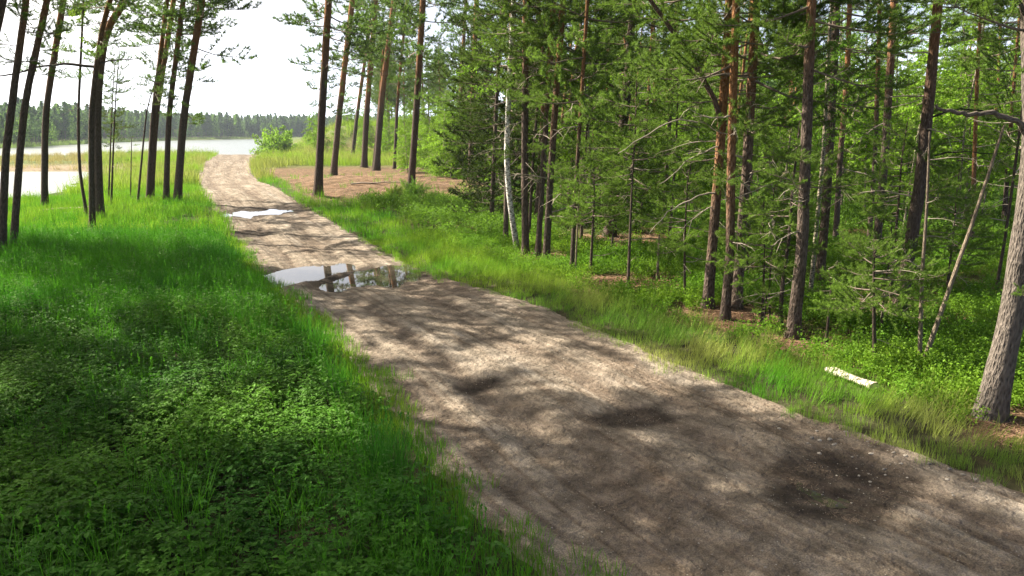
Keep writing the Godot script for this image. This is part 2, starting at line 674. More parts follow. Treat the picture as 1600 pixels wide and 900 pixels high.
func grass_kit(sd: int, count: int, radius: float, height: float, width: float, bend: float) -> ArrayMesh:
	rng.seed = sd
	var k := Kit.new()
	for q in count:
		var a := rnd(0, TAU)
		var r := radius * sqrt(rng.randf())
		var h := height * rnd(0.55, 1.15)
		var out := Vector3(cos(a), 0, sin(a))
		var lean := (out * rnd(0.1, 0.8) + Vector3(rnd(-1, 1), 0, rnd(-1, 1)) * 0.5) * h * bend
		var c := Color(1, 1, 1) * rnd(0.75, 1.2)
		if rng.randf() < 0.12:
			c = Color(2.8, 1.3, 2.6)
		blade(k, out * r, lean, h, width * rnd(0.7, 1.3), c)
	for q in 2 if height > 0.3 else 0:
		var b := Vector3(rnd(-0.1, 0.1), 0, rnd(-0.1, 0.1))
		var t := b + Vector3(rnd(-0.12, 0.12), height * rnd(1.15, 1.6), rnd(-0.12, 0.12))
		var s := Vector3(0.0018, 0, 0.0018)
		k.tri(b - s, b + s, t, Color(2.0, 1.2, 2.0))
		for w in 9:
			var p := b.lerp(t, rnd(0.8, 1.0))
			k.tri(p, p + Vector3(rnd(-0.012, 0.012), 0.012, rnd(-0.012, 0.012)), p + Vector3(rnd(-0.012, 0.012), 0.03, rnd(-0.012, 0.012)), Color(2.6, 1.35, 3.0))
	return k.add_to(ArrayMesh.new(), mats.grass)


func leaflet(k: Kit, at: Vector3, d: Vector3, up: Vector3, size: float, col: Color) -> void:
	# ovate pointed leaflet folded along its midrib, six faces
	var s := d.cross(up).normalized()
	var nn := s.cross(d).normalized()
	var a := at + d * size * 0.3 - nn * size * 0.02
	var b := at + d * size * 0.68 - nn * size * 0.03
	var tip := at + d * size - nn * size * 0.13
	for g in [-1.0, 1.0]:
		var e0: Vector3 = at + d * size * 0.28 + s * g * size * 0.30 + nn * size * 0.07
		var e1: Vector3 = at + d * size * 0.64 + s * g * size * 0.25 + nn * size * 0.04
		var cc: Color = col if g > 0 else col * 0.93
		k.tri(at, a, e0, cc)
		k.tri(a, b, e0, cc)
		k.tri(b, e1, e0, cc)
		k.tri(b, tip, e1, cc)


func herb_kit(sd: int, stems: int, height: float, size: float, upright := false) -> ArrayMesh:
	rng.seed = sd
	var k := Kit.new()
	for q in stems:
		var root := Vector3(rnd(-0.16, 0.16), 0, rnd(-0.16, 0.16))
		var h := height * rnd(0.5, 1.2)
		var top := root + Vector3(rnd(-0.1, 0.1), h, rnd(-0.1, 0.1))
		var w := Vector3(rnd(-1, 1), 0, rnd(-1, 1)).normalized() * 0.003
		k.tri(root - w, root + w, top, Color(0.9, 0.8, 0.7))
		var stem_tone := rnd(0.75, 1.25)
		var leaves := rng.randi_range(4, 6) if not upright else rng.randi_range(9, 13)
		for l in leaves:
			var f := 1.0 - (0.17 if not upright else 0.075) * l
			var p := root.lerp(top, maxf(f, 0.15))
			var a := l * (2.4 if not upright else 1.9) + rnd(-0.5, 0.5)
			var d := Vector3(cos(a), rnd(0.15, 0.6), sin(a)).normalized()
			var pl := rnd(0.05, 0.13) * (1.0 + 0.3 * l) if not upright else rnd(0.008, 0.02)
			var e := p + d * pl
			k.tri(p - w * 0.7, p + w * 0.7, e, Color(0.9, 0.85, 0.7))
			var flat := Vector3(d.x, rnd(-0.45, 0.15), d.z).normalized()
			var sidev := Vector3(-flat.z, 0, flat.x)
			var c := Color(1, 1, 1) * rnd(0.8, 1.2) * stem_tone
			if rng.randf() < 0.03:
				c = Color(3.0, 1.3, 1.2)
			var sz := size * rnd(0.65, 1.2)
			var up := Vector3(rnd(-0.4, 0.4), 1, rnd(-0.4, 0.4)).normalized()
			leaflet(k, e, flat, up, sz * (0.5 + 0.5 * minf(1.0, 0.3 * (l + 1))), c)
			if upright:
				continue
			leaflet(k, e, (flat * 0.45 + sidev * 0.9).normalized(), up, sz * 0.85, c)
			leaflet(k, e, (flat * 0.45 - sidev * 0.9).normalized(), up, sz * 0.85, c)
			if rng.randf() < 0.5:
				leaflet(k, p.lerp(e, 0.45), (flat * 0.25 + sidev).normalized(), up, sz * 0.65, c)
				leaflet(k, p.lerp(e, 0.45), (flat * 0.25 - sidev).normalized(), up, sz * 0.65, c)
	return k.add_to(ArrayMesh.new(), mats.herb)


func shrub_kit(sd: int, height: float, leaf: float, stems: int) -> ArrayMesh:
	rng.seed = sd
	var k := Kit.new()
	for q in stems:
		var a := rnd(0, TAU)
		var root := Vector3(cos(a), 0, sin(a)) * rnd(0, 0.12)
		var d := Vector3(cos(a) * rnd(0.1, 0.7), 1, sin(a) * rnd(0.1, 0.7)).normalized()
		var h := height * rnd(0.6, 1.15)
		var s := Vector3(-d.z, 0, d.x).normalized() * 0.002
		k.tri(root - s, root + s, root + d * h, Color(0.7, 0.6, 0.4))
		for l in int(h / 0.013):
			var p := root + d * h * rnd(0.25, 1.0) + Vector3(rnd(-1, 1), rnd(-0.3, 0.6), rnd(-1, 1)) * 0.045
			leaf_at(k, p, Vector3(rnd(-1, 1), rnd(-0.2, 0.7), rnd(-1, 1)).normalized(), leaf * rnd(0.7, 1.3), Color(1, 1, 1) * rnd(0.7, 1.25))
	return k.add_to(ArrayMesh.new(), mats.leaf)


func far_tree_kit(sd: int, mode: String) -> ArrayMesh:
	rng.seed = sd
	var wood := Kit.new()
	var g := Kit.new()
	tube(wood, [Vector3.ZERO, Vector3(0.1, 8, 0), Vector3(0, 14, 0)], [0.2, 0.14, 0.03], 5, [Color.WHITE, Color.WHITE, Color.WHITE])
	var tint := {"pine": Color(0.085, 0.155, 0.055), "spruce": Color(0.06, 0.12, 0.05), "birch": Color(0.13, 0.24, 0.04)}
	var col: Color = tint[mode]
	for q in 620:
		var t := rng.randf()
		var y := 0.0
		var r := 0.0
		if mode == "spruce":
			y = lerpf(1.0, 15.5, t)
			r = 2.0 * (1.0 - t) + 0.15
		elif mode == "pine":
			y = lerpf(5.5, 15.0, t)
			r = 2.3 * sin(clampf(t * 0.9 + 0.12, 0, 1) * PI) + 0.3
		else:
			y = lerpf(1.5, 14.0, t)
			r = 2.2 * sin(clampf(t * 0.85 + 0.15, 0, 1) * PI) + 0.2
		var a := rnd(0, TAU)
		var lump := 0.75 + 0.4 * sin(a * 3.0 + y * 1.3 + sd)
		var p := Vector3(cos(a), 0, sin(a)) * r * lump * sqrt(rnd(0.15, 1)) + Vector3(0, y, 0)
		var d := Vector3(rnd(-1, 1), rnd(-0.5, 0.8), rnd(-1, 1)).normalized()
		leaf_at(g, p, d, rnd(0.45, 0.95), col * rnd(0.7, 1.25))
	var m := ArrayMesh.new()
	wood.add_to(m, mats.twig)
	return g.add_to(m, mats.needles if mode != "birch" else mats.leaf)


func make_kits() -> void:
	kits.pine_near = []
	kits.pine_far = []
	kits.birch_near = []
	kits.birch_far = []
	for q in 4:
		kits.pine_near.push_back(branch_kit("pine", false, Color(0.112, 0.19, 0.036), 100 + q))
		kits.pine_far.push_back(branch_kit("pine", true, Color(0.10, 0.172, 0.036), 120 + q))
	for q in 3:
		kits.birch_near.push_back(branch_kit("birch", false, Color(0.15, 0.29, 0.03), 140 + q))
		kits.birch_far.push_back(branch_kit("birch", true, Color(0.17, 0.31, 0.03), 150 + q))
	kits.dead = []
	for q in 5:
		kits.dead.push_back(dead_branch_kit(160 + q, 0.9 + 0.15 * q))
	kits.grass_short = []
	kits.grass_tall = []
	kits.grass_far = []
	for q in 4:
		kits.grass_short.push_back(grass_kit(170 + q, 30, 0.13, 0.17, 0.006, 0.45))
		kits.grass_tall.push_back(grass_kit(180 + q, 26, 0.13, 0.36, 0.0065, 0.6))
		kits.grass_far.push_back(grass_kit(190 + q, 26, 0.26, 0.36, 0.014, 0.5))
	kits.herb = []
	kits.bilberry = []
	for q in 4:
		kits.herb.push_back(herb_kit(200 + q, 5, 0.34, 0.062) if q < 3 else herb_kit(200 + q, 5, 0.48, 0.07, true))
		kits.bilberry.push_back(shrub_kit(210 + q, 0.27, 0.032, 9))
	kits.far_pine = [far_tree_kit(220, "pine"), far_tree_kit(221, "pine")]
	kits.far_spruce = [far_tree_kit(222, "spruce"), far_tree_kit(223, "spruce")]
	kits.far_birch = [far_tree_kit(224, "birch"), far_tree_kit(225, "birch")]


# ---------- trees ----------
# a trunk path from the root through the points c ([sideways, height]) and on up to the full height
func trunk_path(c: Array, height: float, lean_z: float) -> Array:
	var key := [Vector3(0, -0.2, 0), Vector3(0, 0.0, 0)]
	for q in c:
		key.push_back(Vector3(q[0], q[1], lean_z * q[1]))
	var last: Vector3 = key[key.size() - 1]
	if height > last.y + 0.3:
		var prev: Vector3 = key[key.size() - 2]
		var slope := (last.x - prev.x) / maxf(last.y - prev.y, 0.1)
		var steps_up := maxi(2, int((height - last.y) / 2.0))
		for q in steps_up:
			slope *= 0.8
			var dy := (height - last.y) / steps_up
			key.push_back(key[key.size() - 1] + Vector3(slope * dy + rnd(-0.05, 0.05), dy, lean_z * dy + rnd(-0.05, 0.05)))
	return key


func path_at(key: Array, y: float) -> Vector3:
	for q in range(1, key.size()):
		if y <= key[q].y or q == key.size() - 1:
			var a: Vector3 = key[q - 1]
			var b: Vector3 = key[q]
			var t := clampf((y - a.y) / maxf(b.y - a.y, 1e-4), 0, 1)
			var pre: Vector3 = key[maxi(q - 2, 0)]
			var post: Vector3 = key[mini(q + 1, key.size() - 1)]
			return a.lerp(b, t) if q < 2 else a.cubic_interpolate(b, pre, post, t).lerp(a.lerp(b, t), 0.4)
	return key[0]


func trunk_mesh(key: Array, r0: float, r1: float, y1: float, height: float, bark: String, orange_from: float, sides: int, step: float, flare := 0.5) -> ArrayMesh:
	var k := Kit.new()
	var pts := []
	var rads := []
	var cols := []
	var y := -0.2
	var tone := rnd(0.85, 1.15)
	while y < height:
		pts.push_back(path_at(key, y))
		var r := lerpf(r0, r1, clampf(y / y1, 0, 1)) if y < y1 else lerpf(r1, 0.012, (y - y1) / maxf(height - y1, 0.01))
		r *= 1.0 + flare * exp(-maxf(y, 0.0) / (r0 * 2.2 + 0.03))
		rads.push_back(maxf(r, 0.006))
		var c := (Color(0.155, 0.118, 0.098) if absf(r0 - 0.138) > 0.001 else Color(0.20, 0.172, 0.152)) * tone
		if bark == "pine_bark":
			c = c.lerp(Color(0.37, 0.185, 0.088) * tone, sstep(orange_from, orange_from + 3.5, y + 0.8 * n_mid.get_noise_2d(y * 2.0, r0 * 900.0)))
		elif bark == "birch_bark":
			c = Color(0.22, 0.19, 0.17).lerp(Color(1, 1, 1) if r0 > 0.07 else Color(0.42, 0.38, 0.30), sstep(0.1, 1.2, y + 0.4 * n_fine.get_noise_2d(y * 2.0, 5.0)))
		elif bark == "dead":
			c = Color(0.42, 0.34, 0.26) * tone
		cols.push_back(c)
		y += step if y > 0.6 else minf(step, 0.14)
	pts.push_back(path_at(key, height))
	rads.push_back(0.008)
	cols.push_back(cols[cols.size() - 1])
	var us := maxf(1.0, roundf(r0 * 14.0))
	tube(k, pts, rads, sides, cols, 0.16, us)
	return k.add_to(ArrayMesh.new(), mats.birch_bark if bark == "birch_bark" else mats.pine_bark)


func crown(o: Node3D, key: Array, kind: String, near: bool, h0: float, height: float, reach: float, count: int, tint: Color, bias := Vector3.ZERO, up_tilt := 0.0) -> void:
	var set_name := kind + ("_near" if near else "_far")
	var sets: Array = kits[set_name]
	var pick := rng.randi_range(0, sets.size() - 1)
	var two := [pick, (pick + 1 + rng.randi_range(0, sets.size() - 2)) % sets.size()]
	var where := [[], []]
	var tints := [[], []]
	for q in count:
		var t := (q + rng.randf()) / count
		var y := lerpf(h0, height - 0.15, t)
		var p := path_at(key, y)
		var a := q * 2.399 + rnd(-0.6, 0.6)
		var dirv := Vector3(cos(a), 0, sin(a))
		var prof := minf(1.0, 0.55 + t * 1.6) * pow(maxf(1.0 - t, 0.0), 0.55) + 0.16
		if kind == "birch":
			prof = minf(1.0, 0.5 + t * 1.8) * pow(maxf(1.0 - t, 0.0), 0.7) + 0.15
		var len := reach / 1.7 * prof * rnd(0.6, 1.2) * (1.0 + 0.6 * maxf(-0.6, bias.dot(dirv)))
		var tilt := lerpf(-0.12, 0.75, t * t) + rnd(-0.18, 0.18) + up_tilt
		var x := (dirv + Vector3(0, tan(tilt), 0)).normalized()
		var zz := x.cross(Vector3.UP).normalized()
		var b := Basis(x, zz.cross(x), zz).rotated(x, rnd(-0.9, 0.9)).scaled(Vector3.ONE * len)
		var w := q % 2
		where[w].push_back(Transform3D(b, p))
		tints[w].push_back(tint * rnd(0.8, 1.2))
	for w in 2:
		if where[w].size() > 0:
			scatter("crown", sets[two[w]], where[w], tints[w], o)


func dead_branches(o: Node3D, key: Array, lo: float, hi: float, count: int, size := 1.0) -> void:
	for q in count:
		var y := lerpf(lo, hi, (q + rng.randf()) / count)
		var m := part("branch", kits.dead[rng.randi_range(0, 4)], o)
		var a := rnd(0, TAU)
		var x := Vector3(cos(a), rnd(-0.25, 0.3), sin(a)).normalized()
		var zz := x.cross(Vector3.UP).normalized()
		m.transform = Transform3D(Basis(x, zz.cross(x), zz).scaled(Vector3.ONE * size * rnd(0.6, 1.2)), path_at(key, y))


# spec: name, label, category, kind, x, z, r0, r1, c, height, crown start, reach, branch count, dead branches, orange from, tint, group
func tree(s: Dictionary) -> Node3D:
	var gx: float = s.x
	var gz: float = s.z
	var o := thing(s.name, s.label, s.get("cat", "tree"), Vector3(gx, ground_height(gx, gz), gz), s.get("group", ""))
	var c: Array = s.c
	var height: float = s.h
	var key := trunk_path(c, height, s.get("lean_z", 0.0))
	var y1: float = c[c.size() - 1][1] if c.size() > 0 else height * 0.6
	var dist := -gz
	var near := dist < 27.0 and gz < -2.0
	var bark: String = s.get("bark", "pine_bark")
	part("trunk", trunk_mesh(key, s.r0, s.r1, minf(y1, height), height, bark, s.get("orange", 3.0), s.get("sides", 14 if near else 9), 0.25 if near else 0.6, s.get("flare", 0.5)), o)
	if s.get("n", 0) > 0:
		crown(o, key, s.get("kind", "pine"), near, s.h0, height, s.reach, s.n, s.get("tint", Color.WHITE), s.get("bias", Vector3.ZERO))
	if s.get("low", 0) > 0:   # sparse living twigs low on the stem
		crown(o, key, s.get("kind", "pine"), near, s.low0, s.h0, s.get("low_reach", 1.0), s.low, s.get("tint", Color.WHITE), s.get("bias", Vector3.ZERO))
	if s.get("dead", 0) > 0:
		dead_branches(o, key, s.get("dead0", 1.0), s.h0 + 1.0 if s.has("h0") else height, s.dead, s.get("dead_size", 1.0))
	return o


func limb(o: Node3D, called: String, pts: Array, r0: float, r1: float, mat_name: String, col: Color) -> MeshInstance3D:
	var k := Kit.new()
	var fine := []
	var rads := []
	var cols := []
	var n := (pts.size() - 1) * 5
	for q in n + 1:
		var f := float(q) / 5.0
		var i := mini(int(f), pts.size() - 2)
		var a: Vector3 = pts[i]
		var b: Vector3 = pts[i + 1]
		fine.push_back(a.cubic_interpolate(b, pts[maxi(i - 1, 0)], pts[mini(i + 2, pts.size() - 1)], f - i) + Vector3(rnd(-1, 1), rnd(-1, 1), rnd(-1, 1)) * (0.022 if q > 0 else 0.0))
		rads.push_back(lerpf(r0, r1, float(q) / n))
		cols.push_back(col)
	tube(k, fine, rads, 8, cols, 0.2, 1.0)
	return part(called, k.add_to(ArrayMesh.new(), mats[mat_name]), o)


func build_trees() -> void:
	rng.seed = 400
	var lake := "pines along the lake bank"
	var T: Array = [
		# lake side
		["pine_tree", "slim dark pine at the shaded grass corner beside another slim trunk", -14.0, -21.47, 0.106, 0.08, [[0.48, 2.91], [1.48, 6.82]], 16, 7.5, 2.2, 40],
		["pine_tree", "slim leaning pine in front of the bay water near the grass corner", -14.4, -22.61, 0.102, 0.083, [[0.79, 3.94], [1.8, 7.0]], 16, 7.0, 2.2, 40],
		["pine_tree", "straight pine standing alone against the near bay water", -20.98, -35.54, 0.144, 0.129, [[0.54, 4.19], [1.85, 8.99]], 17, 8.0, 2.4, 42],
		["pine_tree", "thick dark forked pine with flared roots on the lake bank", -15.82, -30.28, 0.17, 0.12, [[0.32, 4.08], [0.9, 6.84], [1.81, 8.18]], 16, 7.4, 2.6, 44],
		["pine_tree", "grey trunk hugging the thick forked pine on the lake bank", -14.51, -27.22, 0.105, 0.08, [[0.39, 4.02], [1.01, 6.7], [1.42, 7.71]], 14, 6.6, 2.2, 36],
		["pine_tree", "front trunk of the close pine pair beside the bay bank", -17.79, -38.79, 0.125, 0.094, [[0.62, 4.22], [1.74, 9.47]], 17, 6.4, 2.3, 42],
		["pine_tree", "rear trunk of the close pine pair beside the bay bank", -18.84, -41.41, 0.15, 0.117, [[0.67, 4.28], [2.02, 9.88]], 17, 7.2, 2.4, 42],
		["pine_tree", "pine between the close pair and the roadside pine on the bank", -16.87, -38.68, 0.141, 0.109, [[0.51, 4.21], [1.61, 9.45]], 17, 7.6, 2.2, 40],
		["pine_tree", "leaning pine on the bank closest to the sunlit road", -16.16, -38.26, 0.185, 0.154, [[0.68, 4.2], [1.92, 9.37]], 18, 5.6, 2.7, 48],
		# middle
		["pine_tree", "tall dark pine at the road edge by the far puddle", -10.0, -40.94, 0.214, 0.165, [[0.39, 4.1], [0.99, 9.63]], 18, 6.2, 3.0, 46],
		["pine_tree", "reddish pine standing on the bare brown clearing edge by the sunlit road", -13.31, -59.48, 0.239, 0.191, [[0.62, 4.52], [1.92, 12.57]], 19, 6.8, 3.2, 46],
		["pine_tree", "slim leaning pine in front of the grassy mound", -19.41, -97.17, 0.233, 0.194, [[0.83, 5.39], [2.44, 14.23]], 20, 10, 3.2, 36],
		["pine_tree", "pine on the grass behind the brown clearing, thicker than the slim leaning one beside it", -14.22, -76.89, 0.277, 0.246, [[0.42, 4.99], [1.68, 15.39]], 20, 9.4, 3.6, 42],
		["pine_tree", "red-barked pine with a thin companion stem behind the clearing", -12.19, -71.79, 0.288, 0.23, [[0.73, 6.54], [2.03, 14.6]], 20, 9.4, 3.6, 44],
		["pine_tree", "thin companion stem beside the red-barked pine", -12.9, -74.24, 0.119, 0.089, [[0.56, 4.36], [1.21, 10.03]], 13, 9.0, 1.6, 16],
		["pine_tree", "slender pine behind the clearing before lime green bushes", -10.94, -74.24, 0.149, 0.119, [[0.54, 6.65], [1.58, 14.98]], 17, 6.6, 2.8, 40],
		["pine_tree", "dark pine on the clearing with a leafy shrub at its foot", -5.88, -46.26, 0.205, 0.167, [[0.39, 4.11], [0.93, 10.37]], 18, 6.0, 3.2, 50],
		["pine_tree", "pine at the thicket edge behind lime green saplings", -5.38, -75.56, 0.181, 0.151, [[0.49, 4.97], [1.2, 15.19]], 18, 5.0, 3.2, 48],
		["pine_tree", "pine at the edge of the clearing before the thicket", -2.76, -52.86, 0.191, 0.149, [[0.17, 4.36], [0.52, 11.51]], 17, 3.6, 3.2, 56],
	]
	for e in T:
		var d := {"name": e[0], "label": e[1], "x": e[2], "z": e[3], "r0": e[4], "r1": e[5], "c": e[6], "h": e[7], "h0": e[8], "reach": e[9], "n": e[10], "dead": 3, "dead0": e[8] * 0.6, "orange": 4.5, "group": "lakeside and clearing pines", "tint": Color(0.9, 0.95, 0.95)}
		d.low = 7
		d.low0 = e[8] * 0.68
		d.low_reach = e[9] * 0.55
		var o := tree(d)
		if e[2] == -14.51:
			limb(o, "branch", [Vector3(0.75, 5.5, 0), Vector3(-0.6, 5.55, 0.2), Vector3(-2.2, 5.2, 0.4), Vector3(-4.2, 4.9, 0.5)], 0.05, 0.012, "pine_bark", Color(0.16, 0.13, 0.11))
			limb(o, "branch", [Vector3(0.78, 5.6, 0), Vector3(1.4, 5.7, 0.1), Vector3(2.3, 5.75, 0.2)], 0.03, 0.008, "pine_bark", Color(0.16, 0.13, 0.11))
		if e[2] == -16.16:
			pass
	tree({"name": "pine_tree", "label": "leaning pine whose trunk cuts the corner before the slim bank pines", "x": -13.2, "z": -18.9, "r0": 0.15, "r1": 0.12, "c": [[0.95, 4.4], [1.6, 6.4]], "h": 15.0, "h0": 7.2, "reach": 2.4, "n": 44, "orange": 5.0, "group": "lakeside and clearing pines"})
	# thin stems on the lake bank
	var S: Array = [
		["birch_tree", "crooked thin stem curving up beside the thick forked pine", -16.87, -31.38, 0.064, 0.038, [[-0.1, 1.89], [0.08, 4.1], [0.73, 8.35]], 9.5, 6.0, 1.2, 14, "birch"],
		["young_pine", "thin feathery young pine before the lake, taller of two", -18.24, -36.03, 0.051, 0.015, [[0.58, 4.18], [1.05, 6.93]], 7.2, 2.6, 1.0, 26, "pine"],
		["young_pine", "thin feathery young pine before the lake, shorter of two", -20.0, -39.31, 0.048, 0.016, [[0.58, 4.25], [0.98, 6.8]], 6.8, 3.2, 0.9, 20, "pine"],
		["birch_tree", "tiny upright sapling in the bank grass", -19.86, -41.31, 0.033, 0.017, [[0.36, 3.18]], 3.4, 1.6, 0.6, 9, "birch"],
		["young_pine", "thin leaning stem with sparse twigs beside the close pine pair", -17.58, -37.19, 0.06, 0.023, [[0.8, 4.2], [1.22, 5.34]], 7.0, 4.4, 1.1, 12, "pine"],
	]
	for e in S:
		tree({"name": e[0], "label": e[1], "x": e[2], "z": e[3], "r0": e[4], "r1": e[5], "c": e[6], "h": e[7], "h0": e[8], "reach": e[9], "n": e[10], "kind": e[11], "orange": 20.0, "tint": Color(0.85, 0.8, 0.8), "dead": 2, "dead0": 1.5, "dead_size": 0.5})
	# right-hand forest edge
	var F: Array = [
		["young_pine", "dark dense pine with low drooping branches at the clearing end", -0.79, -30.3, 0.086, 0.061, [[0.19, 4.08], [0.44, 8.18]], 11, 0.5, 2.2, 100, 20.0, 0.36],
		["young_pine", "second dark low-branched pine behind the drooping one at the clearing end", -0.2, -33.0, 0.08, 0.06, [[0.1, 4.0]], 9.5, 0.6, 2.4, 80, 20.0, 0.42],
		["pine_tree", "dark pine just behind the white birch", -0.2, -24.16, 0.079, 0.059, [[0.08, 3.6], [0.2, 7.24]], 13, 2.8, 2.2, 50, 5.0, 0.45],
		["pine_tree", "dark straight pine in front of the white birch", 0.38, -22.14, 0.1, 0.082, [[-0.03, 2.72], [-0.01, 6.93]], 15, 4.4, 2.2, 46, 4.0, 0.9],
		["pine_tree", "thin stem squeezed between the birch clump pines", 0.52, -24.59, 0.05, 0.04, [[0.16, 3.02], [0.43, 6.22]], 9, 4.6, 1.4, 24, 4.0, 0.9],
		["pine_tree", "slimmer of the twin pines leaning together beyond the birch", 0.72, -21.92, 0.081, 0.072, [[0.16, 2.9], [0.38, 6.89]], 15, 4.4, 2.2, 44, 2.6, 1.0],
		["pine_tree", "stouter of the twin pines leaning together beyond the birch", 0.92, -21.14, 0.095, 0.078, [[0.14, 2.92], [0.38, 6.77]], 15, 4.2, 2.2, 44, 2.6, 1.0],
		["pine_tree", "young slim pine on the verge with a thin dead stem beside it", 1.49, -19.49, 0.056, 0.04, [[0.08, 2.2], [0.16, 3.88], [0.28, 6.52]], 10, 3.4, 1.9, 34, 2.0, 1.1],
		["pine_tree", "stout grey pine rising from the sandy patch in the forest", 3.21, -25.93, 0.18, 0.116, [[0.17, 1.76], [0.43, 4.4], [0.58, 7.51]], 15, 4.4, 3.2, 56, 6.0, 1.1],
		["pine_tree", "orange pine with a heavy limb in the trio by the verge", 3.82, -15.09, 0.1, 0.072, [[0.06, 2.0], [0.1, 3.56], [0.13, 5.83]], 12, 3.8, 2.2, 44, 0.6, 1.1],
		["pine_tree", "orange pine foremost of the trio by the verge", 3.91, -14.15, 0.085, 0.064, [[0.03, 1.29], [-0.04, 3.0], [-0.1, 5.69]], 12, 4.2, 2.0, 40, 0.6, 1.1],
		["pine_tree", "darker pine of the trio by the verge, with few orange patches", 4.38, -15.09, 0.1, 0.08, [[0.05, 2.61], [0.05, 3.79], [0.05, 5.83]], 13, 3.6, 2.2, 46, 2.4, 1.0],
		["pine_tree", "brown pine with sunlit flank on the needle-covered patch by the verge", 4.77, -13.03, 0.105, 0.07, [[0.05, 1.46], [0.0, 3.04], [-0.08, 5.52]], 13, 4.4, 1.9, 40, 3.4, 1.0],
		["pine_tree", "dark straight pine deeper behind the brown verge pine", 6.93, -17.53, 0.098, 0.084, [[0.02, 1.76], [-0.03, 4.25], [-0.1, 6.22]], 15, 5.0, 2.2, 40, 5.0, 0.9],
		["pine_tree", "reddish pine before the lime green saplings", 9.79, -23.75, 0.087, 0.068, [[-0.06, 2.66], [-0.05, 4.87], [-0.15, 7.17]], 15, 5.6, 2.2, 36, 2.2, 1.0],
		["pine_tree", "dark-footed pine with red upper trunk before the sky gap", 9.05, -19.49, 0.1, 0.082, [[0.02, 2.04], [-0.01, 3.58], [-0.1, 6.52]], 16, 6.4, 2.0, 32, 3.4, 0.9],
		["pine_tree", "slim reddish pine beside the sky gap in the thicket", 10.98, -24.16, 0.069, 0.059, [[-0.04, 2.65], [-0.3, 7.24]], 14, 6.6, 1.8, 28, 2.6, 1.0],
		["pine_tree", "curved dark pine with flared base and bare side twigs", 7.17, -14.31, 0.125, 0.075, [[0.09, 1.26], [0.16, 2.54], [0.17, 4.11], [0.16, 5.72]], 13, 5.4, 2.0, 34, 3.0, 0.9],
		["pine_tree", "thick grey-barked pine at the verge with a long dead limb", 5.82, -9.15, 0.138, 0.118, [[0.12, 1.3], [0.14, 2.22], [0.14, 3.18], [-0.10, 4.92]], 15, 5.6, 3.0, 52, 4.2, 1.0],
		["pine_tree", "yellow-barked pine among lime green saplings", 13.4, -22.86, 0.065, 0.047, [[-0.17, 2.15], [-0.42, 5.34]], 13, 5.4, 1.8, 26, 0.0, 1.0],
		["pine_tree", "dark slim stem between the leaning pole and the thick verge pine", 10.66, -17.09, 0.035, 0.028, [[0.06, 1.11], [0.09, 2.9]], 8, 3.0, 1.3, 26, 20.0, 1.0],
		["pine_tree", "dark stem just behind the thick verge pine", 12.3, -19.12, 0.047, 0.039, [[-0.02, 1.45], [-0.17, 3.58]], 11, 3.8, 1.6, 30, 20.0, 1.0],
	]
	for e in F:
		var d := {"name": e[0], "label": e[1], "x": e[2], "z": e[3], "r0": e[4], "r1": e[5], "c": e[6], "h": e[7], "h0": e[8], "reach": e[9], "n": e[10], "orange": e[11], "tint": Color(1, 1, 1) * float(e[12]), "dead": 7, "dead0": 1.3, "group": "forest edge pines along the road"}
		if e[8] > 2.0:
			d.low = 4
			d.low0 = 2.2
			d.low_reach = 1.1
		if e[3] == -9.15:
			d.sides = 40
			d.low = 0
			d.dead = 0
			d.flare = 0.6
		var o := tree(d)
		if e[3] == -9.15:
			limb(o, "branch", [Vector3(0.12, 3.30, 0), Vector3(-0.10, 3.50, 0.04), Vector3(-0.45, 3.60, 0.10), Vector3(-0.80, 3.60, 0.12), Vector3(-1.12, 3.68, 0.16)], 0.042, 0.016, "pine_bark", Color(0.34, 0.29, 0.24))
			limb(o, "branch", [Vector3(-0.06, 4.55, 0), Vector3(-0.3, 4.82, 0.05), Vector3(-0.62, 4.92, 0.1), Vector3(-1.0, 5.0, 0.12)], 0.03, 0.01, "pine_bark", Color(0.26, 0.21, 0.17))
			var tw := []
			var ti := []
			for q in [[0.16, 1.75, 0.18, 0.35, 0.5, 0.30], [0.10, 1.55, 0.2, -0.5, 0.7, 0.26], [0.2, 1.95, 0.15, 0.8, 0.5, 0.34], [0.22, 1.25, 0.15, 0.7, 0.6, 0.26], [0.2, 3.9, 0.1, -0.6, 0.7, 0.6], [0.1, 4.1, 0.1, 0.5, 0.8, 0.7], [-0.1, 4.5, 0.0, -1.0, 0.3, 0.75]]:
				var x := Vector3(q[3], 0.15, q[4]).normalized()
				var zz := x.cross(Vector3.UP).normalized()
				tw.push_back(Transform3D(Basis(x, zz.cross(x), zz).scaled(Vector3.ONE * q[5]), Vector3(q[0], q[1], q[2])))
				ti.push_back(Color(1.1, 1.1, 1.1))
			scatter("crown", kits.pine_near[1], tw, ti, o)
		if e[2] == 3.82:
			limb(o, "branch", [Vector3(0.08, 2.9, 0), Vector3(0.0, 3.75, 0.05), Vector3(-0.6, 4.75, 0.1), Vector3(-1.4, 5.8, 0.15), Vector3(-2.2, 7.0, 0.2)], 0.06, 0.03, "pine_bark", Color(0.22, 0.15, 0.12))
			limb(o, "branch", [Vector3(0.08, 3.35, 0.05), Vector3(-0.4, 3.55, 0.2), Vector3(-1.0, 3.50, 0.4), Vector3(-1.9, 3.0, 0.6)], 0.02, 0.006, "dead_wood", Color.WHITE)
			limb(o, "branch", [Vector3(0.06, 2.25, 0.05), Vector3(-0.4, 2.15, 0.2), Vector3(-0.9, 1.9, 0.3), Vector3(-1.25, 1.5, 0.4)], 0.018, 0.005, "dead_wood", Color.WHITE)
			limb(o, "branch", [Vector3(0.07, 3.1, 0.05), Vector3(-0.5, 2.9, 0.3), Vector3(-1.1, 2.4, 0.45)], 0.014, 0.005, "dead_wood", Color.WHITE)
